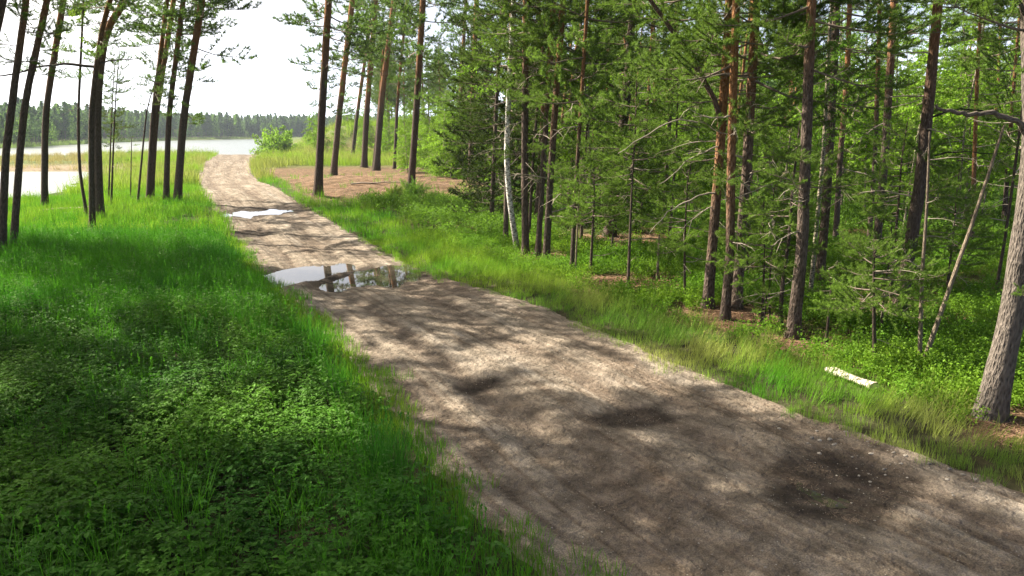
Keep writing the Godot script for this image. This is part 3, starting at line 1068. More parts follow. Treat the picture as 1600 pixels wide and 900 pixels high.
		if e[2] == 3.21:
			limb(o, "branch", [Vector3(0.5, 4.6, 0), Vector3(-0.2, 4.9, 0.2), Vector3(-1.2, 5.6, 0.3), Vector3(-2.3, 5.7, 0.4)], 0.05, 0.015, "pine_bark", Color(0.2, 0.15, 0.12))
		if e[2] == 7.17:
			limb(o, "branch", [Vector3(0.17, 3.6, 0), Vector3(0.7, 3.8, 0.1), Vector3(1.5, 3.65, 0.1)], 0.02, 0.006, "pine_bark", Color(0.1, 0.08, 0.07))
			limb(o, "branch", [Vector3(0.17, 2.9, 0), Vector3(0.7, 3.05, 0.1), Vector3(1.6, 2.98, 0.1)], 0.018, 0.005, "pine_bark", Color(0.1, 0.08, 0.07))
	# white birch leaning among the dark pines
	tree({"name": "birch_tree", "label": "leaning white birch trunk among dark pines at the verge", "x": 0.15, "z": -22.98, "r0": 0.085, "r1": 0.066, "c": [[-0.21, 1.41], [-0.3, 2.69], [-0.24, 4.48], [-0.1, 7.05]], "h": 12.0, "h0": 4.6, "reach": 1.8, "n": 30, "kind": "birch", "bark": "birch_bark", "flare": 0.3})
	# leafy aspen rising between the verge pines
	tree({"name": "birch_tree", "label": "leafy lime green birch rising between the verge pines", "x": 6.0, "z": -15.6, "r0": 0.045, "r1": 0.03, "c": [[0.05, 3.0], [0.0, 5.2]], "h": 8.0, "h0": 3.3, "reach": 1.3, "n": 30, "kind": "birch", "bark": "birch_bark", "tint": Color(0.9, 1.0, 0.9)})
	# young pines and saplings in the understorey
	var Y: Array = [
		["young pine with spreading sprays and a bare lower stem beside the log", 5.37, -11.27, 0.033, 0.012, [[-0.11, 1.08], [-0.16, 1.75]], 1.95, 0.85, 0.95, 24],
		["short bare-stemmed young pine near the brown verge pine", 5.21, -12.7, 0.027, 0.013, [[0.01, 0.88]], 1.25, 0.7, 0.5, 9],
		["slim straight young pine right beside the brown verge pine", 4.71, -13.5, 0.039, 0.023, [[-0.01, 0.83], [0.05, 1.61], [0.05, 2.49]], 3.6, 1.5, 0.9, 30],
		["crooked thin sapling beside the brown verge pine", 4.67, -13.9, 0.017, 0.009, [[-0.06, 0.55], [-0.06, 1.35], [-0.09, 2.14]], 2.5, 1.2, 0.7, 18],
		["slim crooked young pine next to the orange trio", 3.55, -15.9, 0.028, 0.012, [[-0.05, 1.15], [-0.05, 2.38]], 2.9, 0.9, 1.0, 24],
		["small young pine by the sandy patch", 2.81, -22.14, 0.036, 0.014, [[0.06, 1.13]], 2.2, 0.9, 0.9, 22],
		["feathery young pine filling the gap before the sandy patch", 3.0, -20.0, 0.03, 0.013, [[0.0, 1.47]], 3.4, 1.1, 1.3, 38],
		["spreading young pine reaching over the verge beside the twin pines", 1.9, -18.9, 0.04, 0.015, [[0.06, 1.9]], 2.9, 1.2, 1.25, 28],
		["bushy bright young pine crown behind the orange trio limb", 2.6, -17.4, 0.04, 0.02, [[0.02, 2.2]], 4.6, 2.2, 1.3, 34],
		["bushy young pine between the orange trio and the brown verge pine", 4.5, -13.85, 0.03, 0.012, [[-0.03, 1.3]], 2.2, 0.8, 0.9, 26],
		["young pine spray at the foot of the orange trio", 4.45, -13.6, 0.02, 0.01, [[0.02, 0.6]], 0.9, 0.25, 0.6, 16],
		["young pine with mixed dead twigs behind the curved dark pine", 7.9, -16.2, 0.04, 0.02, [[0.0, 2.0]], 3.6, 1.0, 1.2, 34],
		["small bushy pine in front of the curved dark pine", 6.2, -12.9, 0.03, 0.012, [[0.0, 1.0]], 1.9, 0.7, 0.8, 22],
		["young pine under the lime green saplings", 9.2, -16.4, 0.035, 0.015, [[0.0, 1.5]], 2.7, 0.8, 1.1, 28],
		["loose young pine deep behind the orange trio", 5.6, -18.6, 0.04, 0.02, [[0.0, 2.0]], 4.2, 0.9, 1.4, 40],
		["tall feathery young pine beyond the sandy patch", 4.9, -24.5, 0.05, 0.03, [[0.1, 3.0]], 6.0, 1.4, 1.6, 50],
		["tall feathery young pine beside the grey stout pine", 2.2, -25.0, 0.05, 0.03, [[0.1, 3.0]], 5.6, 1.8, 1.5, 46],
	]
	for e in Y:
		tree({"name": "young_pine", "label": e[0], "x": e[1], "z": e[2], "r0": e[3], "r1": e[4], "c": e[5], "h": e[6], "h0": e[7], "reach": e[8], "n": e[9], "orange": 20.0, "tint": Color(1.25, 1.25, 1.15), "dead": 4, "dead0": 0.4, "dead_size": 0.6, "group": "young pines under the forest edge"})
	# dead stems
	tree({"name": "dead_stem", "label": "thin upright dead stem meeting the leaning pole at its foot", "cat": "dead tree", "x": 5.89, "z": -10.99, "r0": 0.034, "r1": 0.012, "c": [[-0.1, 1.42], [-0.13, 2.32], [-0.2, 3.41]], "h": 3.5, "bark": "dead", "dead": 5, "dead0": 1.4, "dead_size": 0.4, "flare": 0.1})
	tree({"name": "dead_stem", "label": "long pale pole leaning across towards the thick verge pine", "cat": "dead tree", "x": 5.98, "z": -11.11, "r0": 0.037, "r1": 0.017, "c": [[0.27, 1.16], [0.52, 2.22], [0.79, 3.5]], "h": 3.6, "bark": "dead", "flare": 0.0, "lean_z": 0.0})
	tree({"name": "dead_stem", "label": "short snapped stake in the dark undergrowth", "cat": "dead tree", "x": 3.43, "z": -18.37, "r0": 0.032, "r1": 0.024, "c": [[0.01, 1.05]], "h": 1.1, "bark": "dead", "flare": 0.1, "dead": 2, "dead0": 0.5, "dead_size": 0.6})
	tree({"name": "dead_stem", "label": "thin dead stem leaning on the young slim verge pine", "cat": "dead tree", "x": 1.56, "z": -19.21, "r0": 0.024, "r1": 0.012, "c": [[0.06, 1.9], [0.12, 2.82]], "h": 3.0, "bark": "dead", "flare": 0.1, "dead": 3, "dead0": 1.0, "dead_size": 0.5})


func copy_of(src: Node3D, x: float, z: float, turn: float, size: float) -> Node3D:
	var c: Node3D = src.duplicate()
	c.name = tile(String(src.name).rstrip("0123456789").trim_suffix("_"))
	c.position = Vector3(x, ground_height(x, z), z)
	c.rotation.y = turn
	c.scale = Vector3.ONE * size
	add_child(c)
	return c


func build_background() -> void:
	rng.seed = 900
	# tall pines outside the view to the side, whose crowns shade the grass and the road
	for p in [[-19.0, -13.5], [-17.0, -17.5], [-22.5, -17.0], [-20.5, -9.0], [-25.0, -12.5], [-17.5, -6.5], [-15.0, -11.5], [-20.0, -22.5], [-24.0, -26.0], [-9.8, -10.2], [-12.5, -8.0], [-9.5, -3.2], [-10.5, 2.0], [-14.5, -1.5], [-6.5, 4.5]]:
		tree({"name": "pine_tree", "label": "tall pine on the lake bank shading the grass beside the road", "x": p[0], "z": p[1], "r0": 0.15, "r1": 0.12, "c": [[rnd(-0.2, 0.6), 4.0], [rnd(0.0, 1.2), 8.0]], "h": rnd(14, 18), "h0": rnd(6.5, 8.5), "reach": rnd(2.5, 3.1), "n": 72, "orange": 4.5, "group": "tall pines shading the grass"})
	tree({"name": "pine_tree", "label": "tallest high-crowned pine on the bank shading the stony road edge", "x": -13.5, "z": -14.3, "r0": 0.17, "r1": 0.14, "c": [[0.3, 4.0], [0.6, 8.0]], "h": 19.0, "h0": 11.2, "reach": 3.0, "n": 76, "orange": 4.5, "group": "tall pines shading the grass"})
	# templates for the thicket
	var pines := []
	for q in 6:
		pines.push_back({"name": "forest_pine", "label": "slender pine deep in the forest thicket", "cat": "tree", "r0": rnd(0.06, 0.11), "r1": rnd(0.045, 0.06), "c": [[rnd(-0.1, 0.3), 4.0], [rnd(-0.1, 0.5), 8.0]], "h": rnd(11, 16), "h0": rnd(4.5, 7.5), "reach": rnd(1.6, 2.3), "n": 36, "low": 4, "low0": 1.8, "low_reach": 1.3, "orange": rnd(1.5, 5.0), "dead": 4, "dead0": 1.5, "group": "slender pines of the thicket", "tint": Color(0.95, 1.0, 0.9)})
	var birches := []
	for q in 5:
		birches.push_back({"name": "birch_sapling", "label": "thin lime green birch sapling in the forest thicket", "cat": "tree", "kind": "birch", "bark": "birch_bark", "r0": rnd(0.03, 0.05), "r1": 0.025, "c": [[rnd(-0.2, 0.3), 3.0], [rnd(-0.3, 0.5), 5.0]], "h": rnd(6.0, 9.5), "h0": rnd(1.0, 2.2), "reach": rnd(1.3, 1.9), "n": 60, "group": "birch saplings of the thicket"})
	var marks := [[0.03, "the white birch clump"], [0.06, "the twin leaning pines"], [0.10, "the young slim verge pine"], [0.17, "the stout grey pine"], [0.24, "the heavy pine limb"], [0.30, "the orange pine trio"], [0.37, "the brown verge pine"], [0.42, "the dark straight pine"], [0.48, "the red-topped pine"], [0.53, "the curved dark pine"], [0.59, "the leaning pale pole"], [9.0, "the thick grey verge pine"]]
	var spots := []
	var made := {}
	var tries := 0
	var np := 0
	var nb := 0
	while tries < 4000 and (np < 46 or nb < 150):
		tries += 1
		var z := -lerpf(25.0, 78.0, pow(rng.randf(), 0.8))
		var f := rnd(-0.03, 0.70)
		var x := -z * f
		if x < 0.8 or in_clearing(x, z) > 0.1:
			continue
		var gap := f > 0.40 and f < 0.52
		var birch := rng.randf() < (0.86 if f > 0.36 else 0.45)
		if birch and nb >= 150 or not birch and np >= 46:
			continue
		if gap and not birch and rng.randf() < 0.75:
			continue
		var ok := true
		for s in spots:
			if Vector2(x, z).distance_to(s) < 1.1:
				ok = false
				break
		if not ok:
			continue
		spots.push_back(Vector2(x, z))
		var q := rng.randi_range(0, (birches.size() if birch else pines.size()) - 1)
		var id := "%s%d" % ["b" if birch else "p", q]
		var near_to := ""
		for m in marks:
			if f < m[0]:
				near_to = m[1]
				break
		var depth := "just behind" if z > -36.0 else "well behind" if z > -52.0 else "far back behind"
		var label := "%s in the thicket %s %s" % [["thin bushy birch sapling", "slim lime green birch sapling", "tall airy birch sapling", "small leafy birch sapling", "thin pale-stemmed birch sapling"][q] if birch else ["slender pine", "slim orange-barked pine", "thin grey pine", "high-crowned slender pine", "low-branched slender pine", "straight narrow pine"][q], depth, near_to]
		if not made.has(id):
			var d: Dictionary = (birches if birch else pines)[q].duplicate()
			d.x = x
			d.z = z
			made[id] = tree(d)
			made[id].set_meta("label", label)
		else:
			var c := copy_of(made[id], x, z, rnd(-0.5, 0.5) + (PI if rng.randf() < 0.5 else 0.0), rnd(0.75, 1.2))
			c.set_meta("label", label)
		if birch:
			nb += 1
		else:
			np += 1
	# lime green saplings beyond the clearing
	var lime: Node3D = null
	for p in [[-5.2, -60.0], [-4.4, -57.5], [-6.0, -64.5], [-3.4, -56.0], [-6.8, -68.0], [-4.9, -62.5], [-8.6, -66.0], [-7.0, -70.0], [-5.6, -64.0], [-4.2, -61.0], [-3.0, -58.0], [-9.5, -80.0], [-6.5, -78.0], [-1.6, -56.0], [-4.8, -70.0], [-2.4, -64.0], [-12.0, -92.0], [-15.0, -98.0], [-1.0, -50.0], [-8.0, -88.0], [-24, -112], [-20, -108], [-16, -104], [-28, -118], [-12, -100], [-22, -122], [-30, -122], [-18, -116], [-26, -128], [-14, -110]]:
		if lime == null:
			lime = tree({"name": "birch_sapling", "label": "bushy lime green sapling behind the brown clearing", "x": p[0], "z": p[1], "kind": "birch", "bark": "birch_bark", "r0": 0.05, "r1": 0.03, "c": [[0.1, 2.0], [0.2, 4.0]], "h": 6.5, "h0": 0.3, "reach": 2.0, "n": 80, "group": "lime green saplings by the clearing"})
		else:
			var sap := copy_of(lime, p[0], p[1], rnd(0, TAU), rnd(0.6, 1.15) if p[1] > -99.0 else rnd(0.6, 0.95))
			if p[1] < -99.0:
				sap.set_meta("label", "lime green sapling on the slope of the grassy mound")
			elif p[1] > -62.0:
				sap.set_meta("label", "lime green sapling where the clearing meets the dark pines")
			elif p[1] < -75.0:
				sap.set_meta("label", "lime green sapling in the grass between clearing and mound")
	# pines standing on and behind the grassy mound
	var back: Node3D = null
	for q in 26:
		var z := rnd(-175, -120)
		var x := -z * rnd(-0.175, -0.03)
		if back == null:
			back = tree({"name": "mound_pine", "label": "distant pine standing behind the grassy mound", "x": x, "z": z, "r0": 0.17, "r1": 0.13, "c": [[0.1, 5.0], [0.2, 9.0]], "h": 15.0, "h0": 4.0, "reach": 3.2, "n": 60, "orange": 3.0, "group": "pines behind the grassy mound"})
		else:
			copy_of(back, x, z, rnd(0, TAU), rnd(0.75, 1.05))
	# bush on the shore by the end of the road, and the bush at the mound's foot
	var bush := func(called: String, label: String, x: float, z: float, size: float, tint: Color) -> void:
		var o := thing(called, label, "bush", Vector3(x, ground_height(x, z), z))
		var stem := Kit.new()
		tube(stem, [Vector3(0, -0.1, 0), Vector3(0.05, 0.5 * size, 0)], [0.04, 0.02], 5, [Color.WHITE, Color.WHITE])
		part("stem", stem.add_to(ArrayMesh.new(), mats.twig), o)
		var bw := []
		var bc := []
		for q in 60:
			var a := rnd(0, TAU)
			var up := rnd(0.05, 1.0)
			var d := Vector3(cos(a) * (1.1 - up * 0.8), up, sin(a) * (1.1 - up * 0.8)).normalized()
			var zz := d.cross(Vector3(0.3, 0.1, 1).normalized()).normalized()
			bw.push_back(Transform3D(Basis(d, zz.cross(d), zz).rotated(d, rnd(0, TAU)).scaled(Vector3.ONE * size / 1.7 * rnd(0.55, 1.1)), d * size * 0.1))
			bc.push_back(tint * rnd(0.75, 1.2))
		scatter("foliage", kits.birch_near[0] if -z < 45.0 else kits.birch_far[0], bw, bc, o)
	bush.call("shore_bush", "small grey-green bush on the shore where the road ends", -47.6, -157.0, 2.0, Color(0.5, 0.5, 0.9))
	bush.call("willow_bush", "rounded bright green willow at the mound beside the lake", -40.5, -140.0, 4.6, Color(1, 1, 1))
	bush.call("willow_bush", "low green willow at the lakeward foot of the mound", -43.8, -150.0, 3.4, Color(0.9, 1, 1))
	bush.call("leafy_shrub", "leafy shrub at the foot of the dark clearing pine", -5.0, -40.5, 0.95, Color(0.8, 0.9, 0.9))
	bush.call("leafy_shrub", "yellowish shrub beside the leafy one on the clearing edge", -5.9, -39.4, 0.7, Color(1.15, 1.0, 0.9))
	bush.call("leafy_shrub", "small shrub near the dark dense pine at the clearing edge", -3.6, -37.6, 0.6, Color(0.9, 0.95, 0.9))


func build_far_shore() -> void:
	rng.seed = 1300
	# forest mass across the lake
	var sets := {"far_pine": [[], []], "far_spruce": [[], []], "far_birch": [[], []]}
	var cols := {"far_pine": [[], []], "far_spruce": [[], []], "far_birch": [[], []]}
	var line := [Vector2(-420, -150), Vector2(-300, -185), Vector2(-151, -240), Vector2(-165, -291), Vector2(-184, -377), Vector2(-190, -458), Vector2(-165, -540), Vector2(-70, -560), Vector2(60, -560)]
	for s in line.size() - 1:
		var a: Vector2 = line[s]
		var b: Vector2 = line[s + 1]
		var out := Vector2((b - a).y, -(b - a).x).normalized()
		if out.x > 0.3:
			out = -out
		var count := int(a.distance_to(b) / 0.35)
		for q in count:
			var t := rng.randf()
			var back := 7.0 + 42.0 * pow(rng.randf(), 1.3)
			var p := a.lerp(b, t * 1.12 - 0.06) + out * back
			if p.y > -90:
				continue
			var r := rng.randf()
			var kind := "far_pine" if r < 0.45 else "far_spruce" if r < 0.65 else "far_birch"
			if back < 18.0 and r > 0.4:
				kind = "far_birch"
			var w := rng.randi_range(0, 1)
			var size := rnd(0.38, 0.72) if p.y > -300 else rnd(0.6, 1.08)
			var bas := Basis(Vector3.UP, rnd(0, TAU)).scaled(Vector3(size, size, size))
			sets[kind][w].push_back(Transform3D(bas, Vector3(p.x, -0.6, p.y)))
			cols[kind][w].push_back(Color(1, 1, 1) * rnd(0.75, 1.2))
	for q in 420:
		var p := Vector2(rnd(-235, -110), rnd(-600, -548)) if q < 260 else Vector2(rnd(-200, -160), rnd(-552, -538))
		var w := rng.randi_range(0, 1)
		var size := rnd(0.6, 1.05)
		var what := "far_pine" if q < 260 else "far_birch"
		sets[what][w].push_back(Transform3D(Basis(Vector3.UP, rnd(0, TAU)).scaled(Vector3.ONE * size * (1.0 if q < 260 else 0.7)), Vector3(p.x, -0.9, p.y)))
		cols[what][w].push_back(Color(1, 1, 1) * rnd(0.75, 1.2))
	var o := thing("far_forest", "mixed forest mass lining the far lake shore", "forest", Vector3.ZERO)
	o.set_meta("kind", "stuff")
	for kind in sets:
		for w in 2:
			scatter("trees", kits[kind][w], sets[kind][w], cols[kind][w], o)
	# forest mass closing the view behind the thicket
	var wood := thing("deep_forest", "dense forest mass behind the thicket of pines and saplings", "forest", Vector3.ZERO)
	wood.set_meta("kind", "stuff")
	var w1 := [[], [], []]
	var c1 := [[], [], []]
	for q in 560:
		var z := -lerpf(85.0, 200.0, rng.randf())
		var f := rnd(-0.10, 0.85)
		var x := -z * f
		if x < 1.0 and z > -110:
			continue
		if f < 0.0 and z > -175:
			continue
		var w := rng.randi_range(0, 2)
		var size := rnd(0.7, 1.1)
		if f > 0.38 and f < 0.55:
			size *= 0.55
		if f > 0.36:
			w = maxi(w, 1)
		w1[w].push_back(Transform3D(Basis(Vector3.UP, rnd(0, TAU)).scaled(Vector3.ONE * size), Vector3(x, base_height(x, z) - 0.2, z)))
		c1[w].push_back(Color(1, 1, 1) * rnd(0.8, 1.2))
	scatter("trees", kits.far_pine[0], w1[0], c1[0], wood)
	scatter("trees", kits.far_birch[0], w1[1], c1[1], wood)
	scatter("trees", kits.far_birch[1], w1[2], c1[2], wood)
	# reed and willow fringe on the far shore
	var rw := []
	var rc := []
	for s in range(1, line.size() - 1):
		var a: Vector2 = line[s]
		var b: Vector2 = line[s + 1]
		for q in int(a.distance_to(b) * 1.1):
			var p := a.lerp(b, rng.randf()) + Vector2(rnd(-4, 4), rnd(-4, 4))
			var size := rnd(2.5, 5.0)
			rw.push_back(Transform3D(Basis(Vector3.UP, rnd(0, TAU)).scaled(Vector3(size * 1.6, size, size * 1.6)), Vector3(p.x, WATER + 0.1, p.y)))
			rc.push_back(Color(0.20, 0.30, 0.09) * rnd(0.8, 1.2))
	var reeds := scatter("reeds", kits.grass_far[0], rw, rc, self)
	reeds.set_meta("label", "pale green reed fringe along the far lake shore")
	reeds.set_meta("category", "reeds")


# ---------- ground cover ----------
func seen_from_road(x: float, z: float) -> bool:
	return z < -4.0 and absf(x) < 0.70 * -z + 2.2


func build_plants() -> void:
	rng.seed = 1700
	var where := {}
	var tint := {}
	for kind in ["grass_short", "grass_tall", "grass_far", "herb", "bilberry"]:
		where[kind] = [[], [], [], []]
		tint[kind] = [[], [], [], []]
	var put := func(kind: String, x: float, z: float, size: float, col: Color, lean := 0.0) -> void:
		var q := rng.randi_range(0, 3)
		var b := Basis(Vector3.UP, rnd(0, TAU)).scaled(Vector3(size, size * rnd(0.8, 1.2), size))
		if lean != 0.0:
			b = b.rotated(Vector3(0.45, 0, -0.9).normalized(), lean)
		where[kind][q].push_back(Transform3D(b, Vector3(x, ground_height(x, z) - 0.015, z)))
		tint[kind][q].push_back(col * rnd(0.82, 1.18))
	var lush := Color(0.07, 0.235, 0.016)
	var yell := Color(0.18, 0.31, 0.03)
	var cool := Color(0.038, 0.165, 0.022)
	# near ground in fine cells
	var cell := 0.135
	var z := -4.4
	while z > -26.0:
		var x := -0.70 * -z - 2.2
		while x < 0.70 * -z + 2.2:
			var px := x + rnd(0, cell)
			var pz := z - rnd(0, cell)
			x += cell
			var l := road_l(pz)
			var r := road_r(pz)
			var ed := 0.35 * n_fine.get_noise_2d(px * 0.7, pz * 0.7) + 0.45 * n_mid.get_noise_2d(px * 1.3 + 90.0, pz * 1.3)
			var n := n_mid.get_noise_2d(px, pz)
			if px < l + ed + 0.4:
				var off := l - px
				if off < -0.12 - ed and rng.randf() > 0.5 + (off + ed) * 1.3:
					continue
				var near_herb := sstep(-16.0, -11.5, pz + 1.6 * n) * sstep(0.35, 1.1, off + 0.5 * n)
				var patch := n_big.get_noise_2d(px * 4.0 + 70.0, pz * 4.0)
				if rng.randf() < near_herb:
					if rng.randf() < clampf(0.78 + patch * 0.8, 0.35, 0.9):
						put.call("herb", px, pz, rnd(0.55, 1.05) * (1.0 + 0.35 * n), Color(0.036, 0.13, 0.012).lerp(Color(0.085, 0.21, 0.016), clampf(0.5 + 1.3 * patch, 0, 1)))
					elif rng.randf() < 0.22:
						put.call("grass_tall", px, pz, rnd(0.8, 1.3), lush)
				elif off < 0.45 + 0.3 * n:
					if rng.randf() < 0.7:
						put.call("grass_short", px, pz, rnd(0.8, 1.3), lush.lerp(yell, clampf(0.6 + n, 0, 1)))
				elif rng.randf() < 0.62:
					put.call("grass_tall" if rng.randf() < 0.72 else "grass_short", px, pz, rnd(0.85, 1.35), lush.lerp(cool, clampf(0.3 - n, 0, 1)))
				if off > 0.6 and near_herb < 0.5 and rng.randf() < 0.16:
					put.call("herb", px, pz, rnd(0.7, 1.1), Color(0.09, 0.21, 0.04))
			elif px > r - ed - 0.5:
				var off := px - r
				if off < -0.1 - ed and rng.randf() > 0.55 + (off + ed) * 1.2:
					continue
				var lit := litter(px, pz)
				if rng.randf() < lit * 0.93:
					continue
				var verge := 1.0 - sstep(1.3, 2.5, off + 0.7 * n)
				if pz < -17.0:
					verge = 1.0 - sstep(1.6, 3.2, off + 0.9 * n)
				if rng.randf() < verge:
					if rng.randf() < 0.72:
						var short := off < 0.4 or rng.randf() < 0.35
						put.call("grass_short" if short else "grass_tall", px, pz, rnd(0.6, 0.98), lush.lerp(yell.lerp(Color(0.30, 0.35, 0.10), clampf(0.5 + 2.0 * n_big.get_noise_2d(px * 3.0, pz * 3.0), 0, 1) * sstep(-19, -14, pz)), clampf(0.8 + 1.2 * n, 0, 1)), 0.0 if short else rnd(0.1, 0.5))
				else:
					var bil := clampf(0.52 + 1.1 * n_big.get_noise_2d(px * 2.2, pz * 2.2), 0.08, 0.62)
					if rng.randf() < bil * (1.0 if pz > -18.0 else 0.8):
						put.call("bilberry", px, pz, rnd(0.8, 1.4), Color(0.11, 0.24, 0.022).lerp(yell, clampf(0.2 + n, 0, 1)))
					elif rng.randf() < 0.14:
						put.call("grass_short", px, pz, rnd(0.8, 1.3), yell)
		z -= cell
	# farther ground in wider cells
	cell = 0.33
	while z > -62.0:
		var x := -0.70 * -z - 3.0
		while x < 0.70 * -z + 2.0:
			var px := x + rnd(0, cell)
			var pz := z - rnd(0, cell)
			x += cell
			var l := road_l(pz)
			var r := road_r(pz)
			var n := n_mid.get_noise_2d(px, pz)
			if px < l + 0.1:
				if ground_height(px, pz) < WATER + 0.12:
					continue
				if n_big.get_noise_2d(px * 3.0, pz * 3.0) > 0.34:
					continue
				if rng.randf() < 0.85:
					put.call("grass_far", px, pz, rnd(0.7, 1.15), lush.lerp(yell, clampf(0.45 + n, 0, 1)))
			elif px > r:
				var cl := in_clearing(px, pz)
				var off := px - r
				if rng.randf() < cl * 0.94:
					continue
				if off < 2.6 or pz < -38.0:
					if rng.randf() < 0.8:
						put.call("grass_far", px, pz, rnd(0.6, 1.0), lush.lerp(yell, clampf(0.4 + n, 0, 1)))
				elif rng.randf() < 0.5 + n:
					put.call("bilberry", px, pz, rnd(1.4, 2.2), Color(0.12, 0.24, 0.03))
		z -= cell
		cell = 0.33 if z > -40.0 else 0.5
	# the meadow by the lake, the mound and the spit
	for q in 14000:
		var pz := -lerpf(60.0, 200.0, pow(rng.randf(), 1.4))
		var px := -pz * rnd(-0.72, 0.12)
		if px > road_l(pz) - 0.2 and px < road_r(pz) + 0.4:
			continue
		if in_clearing(px, pz) > 0.3 or px > 4.0:
			continue
		var y := ground_height(px, pz)
		if y < WATER + 0.1 or (y < WATER + 0.6 and rng.randf() < 0.5):
			continue
		if px < 0.53 * pz and pz < -92.0 and pz > -165.0:
			if rng.randf() < 0.55:
				continue
			put.call("grass_far", px, pz, rnd(1.2, 2.2), Color(0.27, 0.24, 0.11))
			continue
		if pz < -113.0 and pz > -124.0 and y < 2.0 and y > -0.3 and rng.randf() < 0.6:
			continue
		var dry := clampf(0.5 + n_big.get_noise_2d(px, pz) * 1.5, 0, 1)
		put.call("grass_far", px, pz, rnd(1.6, 3.0), yell.lerp(Color(0.24, 0.25, 0.09), dry * 0.8))
	var info := {"grass_short": ["short_grass", "short bright grass fringing the road edges", "grass"], "grass_tall": ["tall_grass", "tall lush grass on both road verges", "grass"], "grass_far": ["meadow_grass", "sunlit meadow grass around the lake bank and clearing", "grass"], "herb": ["broadleaf_undergrowth", "dense broad-leaved green undergrowth beside the road", "undergrowth"], "bilberry": ["bilberry_undergrowth", "low bright green bilberry cover on the forest floor", "undergrowth"]}
	for kind in info:
		var o := thing(info[kind][0], info[kind][1], info[kind][2], Vector3.ZERO)
		o.set_meta("kind", "stuff")
		for q in 4:
			if where[kind][q].size() > 0:
				scatter("plants", kits[kind][q], where[kind][q], tint[kind][q], o)


# ---------- small things ----------
func stone_mesh(sd: int) -> ArrayMesh:
	rng.seed = sd
	var s := SphereMesh.new()
	s.radial_segments = 8
	s.rings = 5
	s.radius = 0.5
	s.height = 1.0
	var a := s.get_mesh_arrays()
	var v: PackedVector3Array = a[Mesh.ARRAY_VERTEX]
	var f := FastNoiseLite.new()
	f.seed = sd
	f.frequency = 1.1
	for q in v.size():
		v[q] = v[q] * (1.0 + 0.55 * f.get_noise_3dv(v[q] * 2.0)) * Vector3(1.0, 0.55, 0.8)
	var k := Kit.new()
	var idx: PackedInt32Array = a[Mesh.ARRAY_INDEX]
	for q in range(0, idx.size(), 3):
		k.tri(v[idx[q]], v[idx[q + 1]], v[idx[q + 2]], Color.WHITE)
	return k.add_to(ArrayMesh.new(), mats.stone)


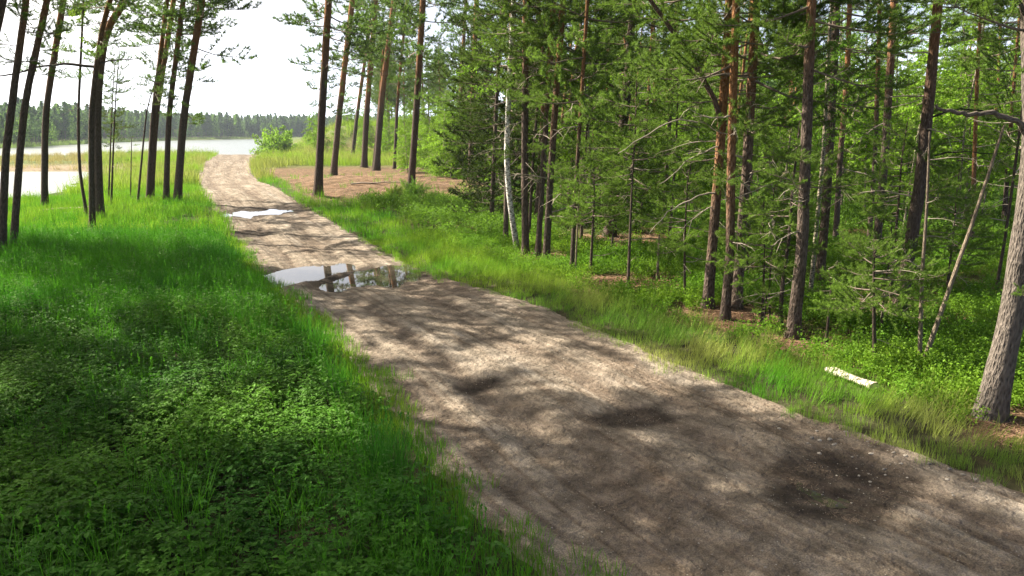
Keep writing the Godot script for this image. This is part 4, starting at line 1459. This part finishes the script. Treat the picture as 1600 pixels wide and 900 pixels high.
func build_details() -> void:
	# gravel in the road surface and the pale stones at its edge
	var meshes := [stone_mesh(2001), stone_mesh(2002), stone_mesh(2003)]
	rng.seed = 2100
	var w := [[], [], []]
	var c := [[], [], []]
	for q in 15000:
		var z := -lerpf(5.2, 24.0, pow(rng.randf(), 1.9))
		var x := lerpf(road_l(z), road_r(z), rng.randf())
		var g := 0.10 + 0.24 * pow(rng.randf(), 1.6)
		var size := 0.005 + 0.011 * pow(rng.randf(), 2.0)
		if n_fine.get_noise_2d(x * 0.6, z * 0.6) < rnd(-0.5, 0.3):
			continue
		if q % 25 == 0:
			size = rnd(0.016, 0.03)
		if q % 140 == 0:
			z = -8.2 + rng.randfn(0, 0.7)
			x = 3.9 + 0.55 * (z + 8.2) + rng.randfn(0, 0.3)
			size = 0.016 + 0.05 * pow(rng.randf(), 2.0)
			g = rnd(0.16, 0.32)
		if x < road_l(z) or x > road_r(z) + 0.1:
			continue
		var s := rng.randi_range(0, 2)
		w[s].push_back(Transform3D(Basis(Vector3.UP, rnd(0, TAU)).scaled(Vector3(size, size * rnd(0.5, 1.0), size * rnd(0.7, 1.1))), Vector3(x, base_height(x, z) + road_relief(x, z) + size * 0.05, z)))
		c[s].push_back(Color(g, g * 0.9, g * 0.78))
	var gravel := thing("gravel", "loose gravel and pale stones lying on the dirt road", "gravel", Vector3.ZERO)
	gravel.set_meta("kind", "stuff")
	for s in 3:
		scatter("stones", meshes[s], w[s], c[s], gravel)
	# needles, twigs and crumbs of bark on the clearing and under the trees
	var tk := Kit.new()
	rng.seed = 2200
	for q in 26:
		var p := Vector3(rnd(-0.2, 0.2), rnd(0.0, 0.02), rnd(-0.2, 0.2))
		var a := rnd(0, TAU)
		var d := Vector3(cos(a), rnd(-0.1, 0.15), sin(a)) * rnd(0.04, 0.16)
		var s := Vector3(-d.z, 0, d.x).normalized() * 0.004
		tk.tri(p - s, p + s, p + d, Color(1, 1, 1) * rnd(0.5, 1.4))
	var tm := tk.add_to(ArrayMesh.new(), mats.stone)
	var lw := []
	var lc := []
	for q in 9000:
		var z := -lerpf(7.0, 60.0, pow(rng.randf(), 1.3))
		var x := road_r(z) + rnd(0.6, 14.0)
		var on_road := q % 12 == 0
		if on_road:
			z = -lerpf(6.0, 20.0, rng.randf())
			x = lerpf(road_l(z), road_r(z), rng.randf())
		var keep := maxf(litter(x, z), in_clearing(x, z)) if not on_road else 1.0
		keep = maxf(keep, 0.12 if x - road_r(z) > 2.0 else 0.0)
		if not seen_from_road(x, z) or rng.randf() > keep:
			continue
		lw.push_back(Transform3D(Basis(Vector3.UP, rnd(0, TAU)).scaled(Vector3.ONE * (rnd(0.25, 0.6) if on_road else rnd(0.8, 1.8))), Vector3(x, (base_height(x, z) + road_relief(x, z) if on_road else ground_height(x, z)) + 0.008, z)))
		lc.push_back((Color(0.17, 0.12, 0.085) if on_road else Color(0.30, 0.18, 0.11)) * rnd(0.6, 1.3))
	var lit := scatter("needle_litter", tm, lw, lc, self)
	lit.set_meta("label", "brown needle and twig litter on the forest floor")
	lit.set_meta("category", "litter")
	# pale split log lying in the verge grass
	var log_o := thing("split_log", "pale weathered log lying in the sunlit verge grass", "log", Vector3(4.72, ground_height(4.72, -10.6) + 0.07, -10.6))
	log_o.rotation.z = 0.12
	log_o.scale = Vector3(1.0, 0.6, 1.0)
	var lk := Kit.new()
	var pts := []
	var rads := []
	var cols := []
	for q in 9:
		var t := q / 8.0
		pts.push_back(Vector3(lerpf(-0.16, 0.15, t), lerpf(0.04, 0.0, t), lerpf(-0.44, 0.42, t)))
		rads.push_back(0.078 * (1.0 + 0.1 * sin(t * 7.0)) * (0.5 if q == 0 else 1.0))
		cols.push_back(Color(0.85, 0.78, 0.68))
	tube(lk, pts, rads, 9, cols, 0.3, 1.0)
	part("bark", lk.add_to(ArrayMesh.new(), mats.birch_bark), log_o)
	var ek := Kit.new()
	var end: Vector3 = pts[8] + Vector3(0.0005, 0, 0.0015)
	for s in 9:
		var a0 := TAU * s / 9
		var a1 := TAU * (s + 1) / 9
		ek.tri(end, end + Vector3(cos(a0), sin(a0), 0.0) * 0.07, end + Vector3(cos(a1), sin(a1), 0.0) * 0.07, Color(0.5, 0.4, 0.27))
	part("cut_end", ek.add_to(ArrayMesh.new(), mats.stone), log_o)
	# fallen branches
	for e in [["long fallen stick across the sandy patch by the stout grey pine", 2.6, -24.4, 0.2, 2.4, 0.035], ["fallen branch lying on the brown clearing", -8.0, -47.0, 0.4, 3.0, 0.05], ["grey fallen trunk in the grass of the lake bank", -18.9, -34.2, 0.5, 2.6, 0.09], ["broken branch heap piece beside the grey fallen trunk", -18.0, -33.4, 1.1, 1.8, 0.06], ["thin fallen branch in the undergrowth behind the leaning pole", 6.9, -11.6, -0.5, 1.3, 0.014], ["dead branch on the shaded litter beside the orange trio", 2.9, -16.9, 0.15, 1.7, 0.016], ["fallen stick near the rim of the brown clearing by the shrub", -5.6, -41.8, 0.9, 1.6, 0.03]]:
		var o := thing("fallen_branch", e[0], "branch", Vector3(e[1], ground_height(e[1], e[2]) + e[5] * 0.8, e[2]))
		var L: float = e[4]
		limb(o, "stem", [Vector3(-L / 2, 0, 0), Vector3(-L / 6, 0.03, 0.06), Vector3(L / 6, 0.02, -0.05), Vector3(L / 2, 0.05, 0.04)], e[5], e[5] * 0.4, "dead_wood", Color.WHITE)
		limb(o, "side_twig", [Vector3(0, 0.02, 0), Vector3(L * 0.12, 0.10, L * 0.1), Vector3(L * 0.25, 0.16, L * 0.14)], e[5] * 0.5, e[5] * 0.2, "dead_wood", Color.WHITE)
		o.rotation.y = e[3]
	# dark stumps on the shore
	for e in [["dark stump on the shore beside the small bush", -49.6, -156.0], ["second dark stump at the waterline beyond the bush", -46.2, -157.5]]:
		var o := thing("stump", e[0], "stump", Vector3(e[1], ground_height(e[1], e[2]), e[2]))
		limb(o, "wood", [Vector3(0, -0.1, 0), Vector3(0.03, 0.35, 0), Vector3(0.05, 0.7, 0)], 0.45, 0.35, "twig", Color.WHITE)
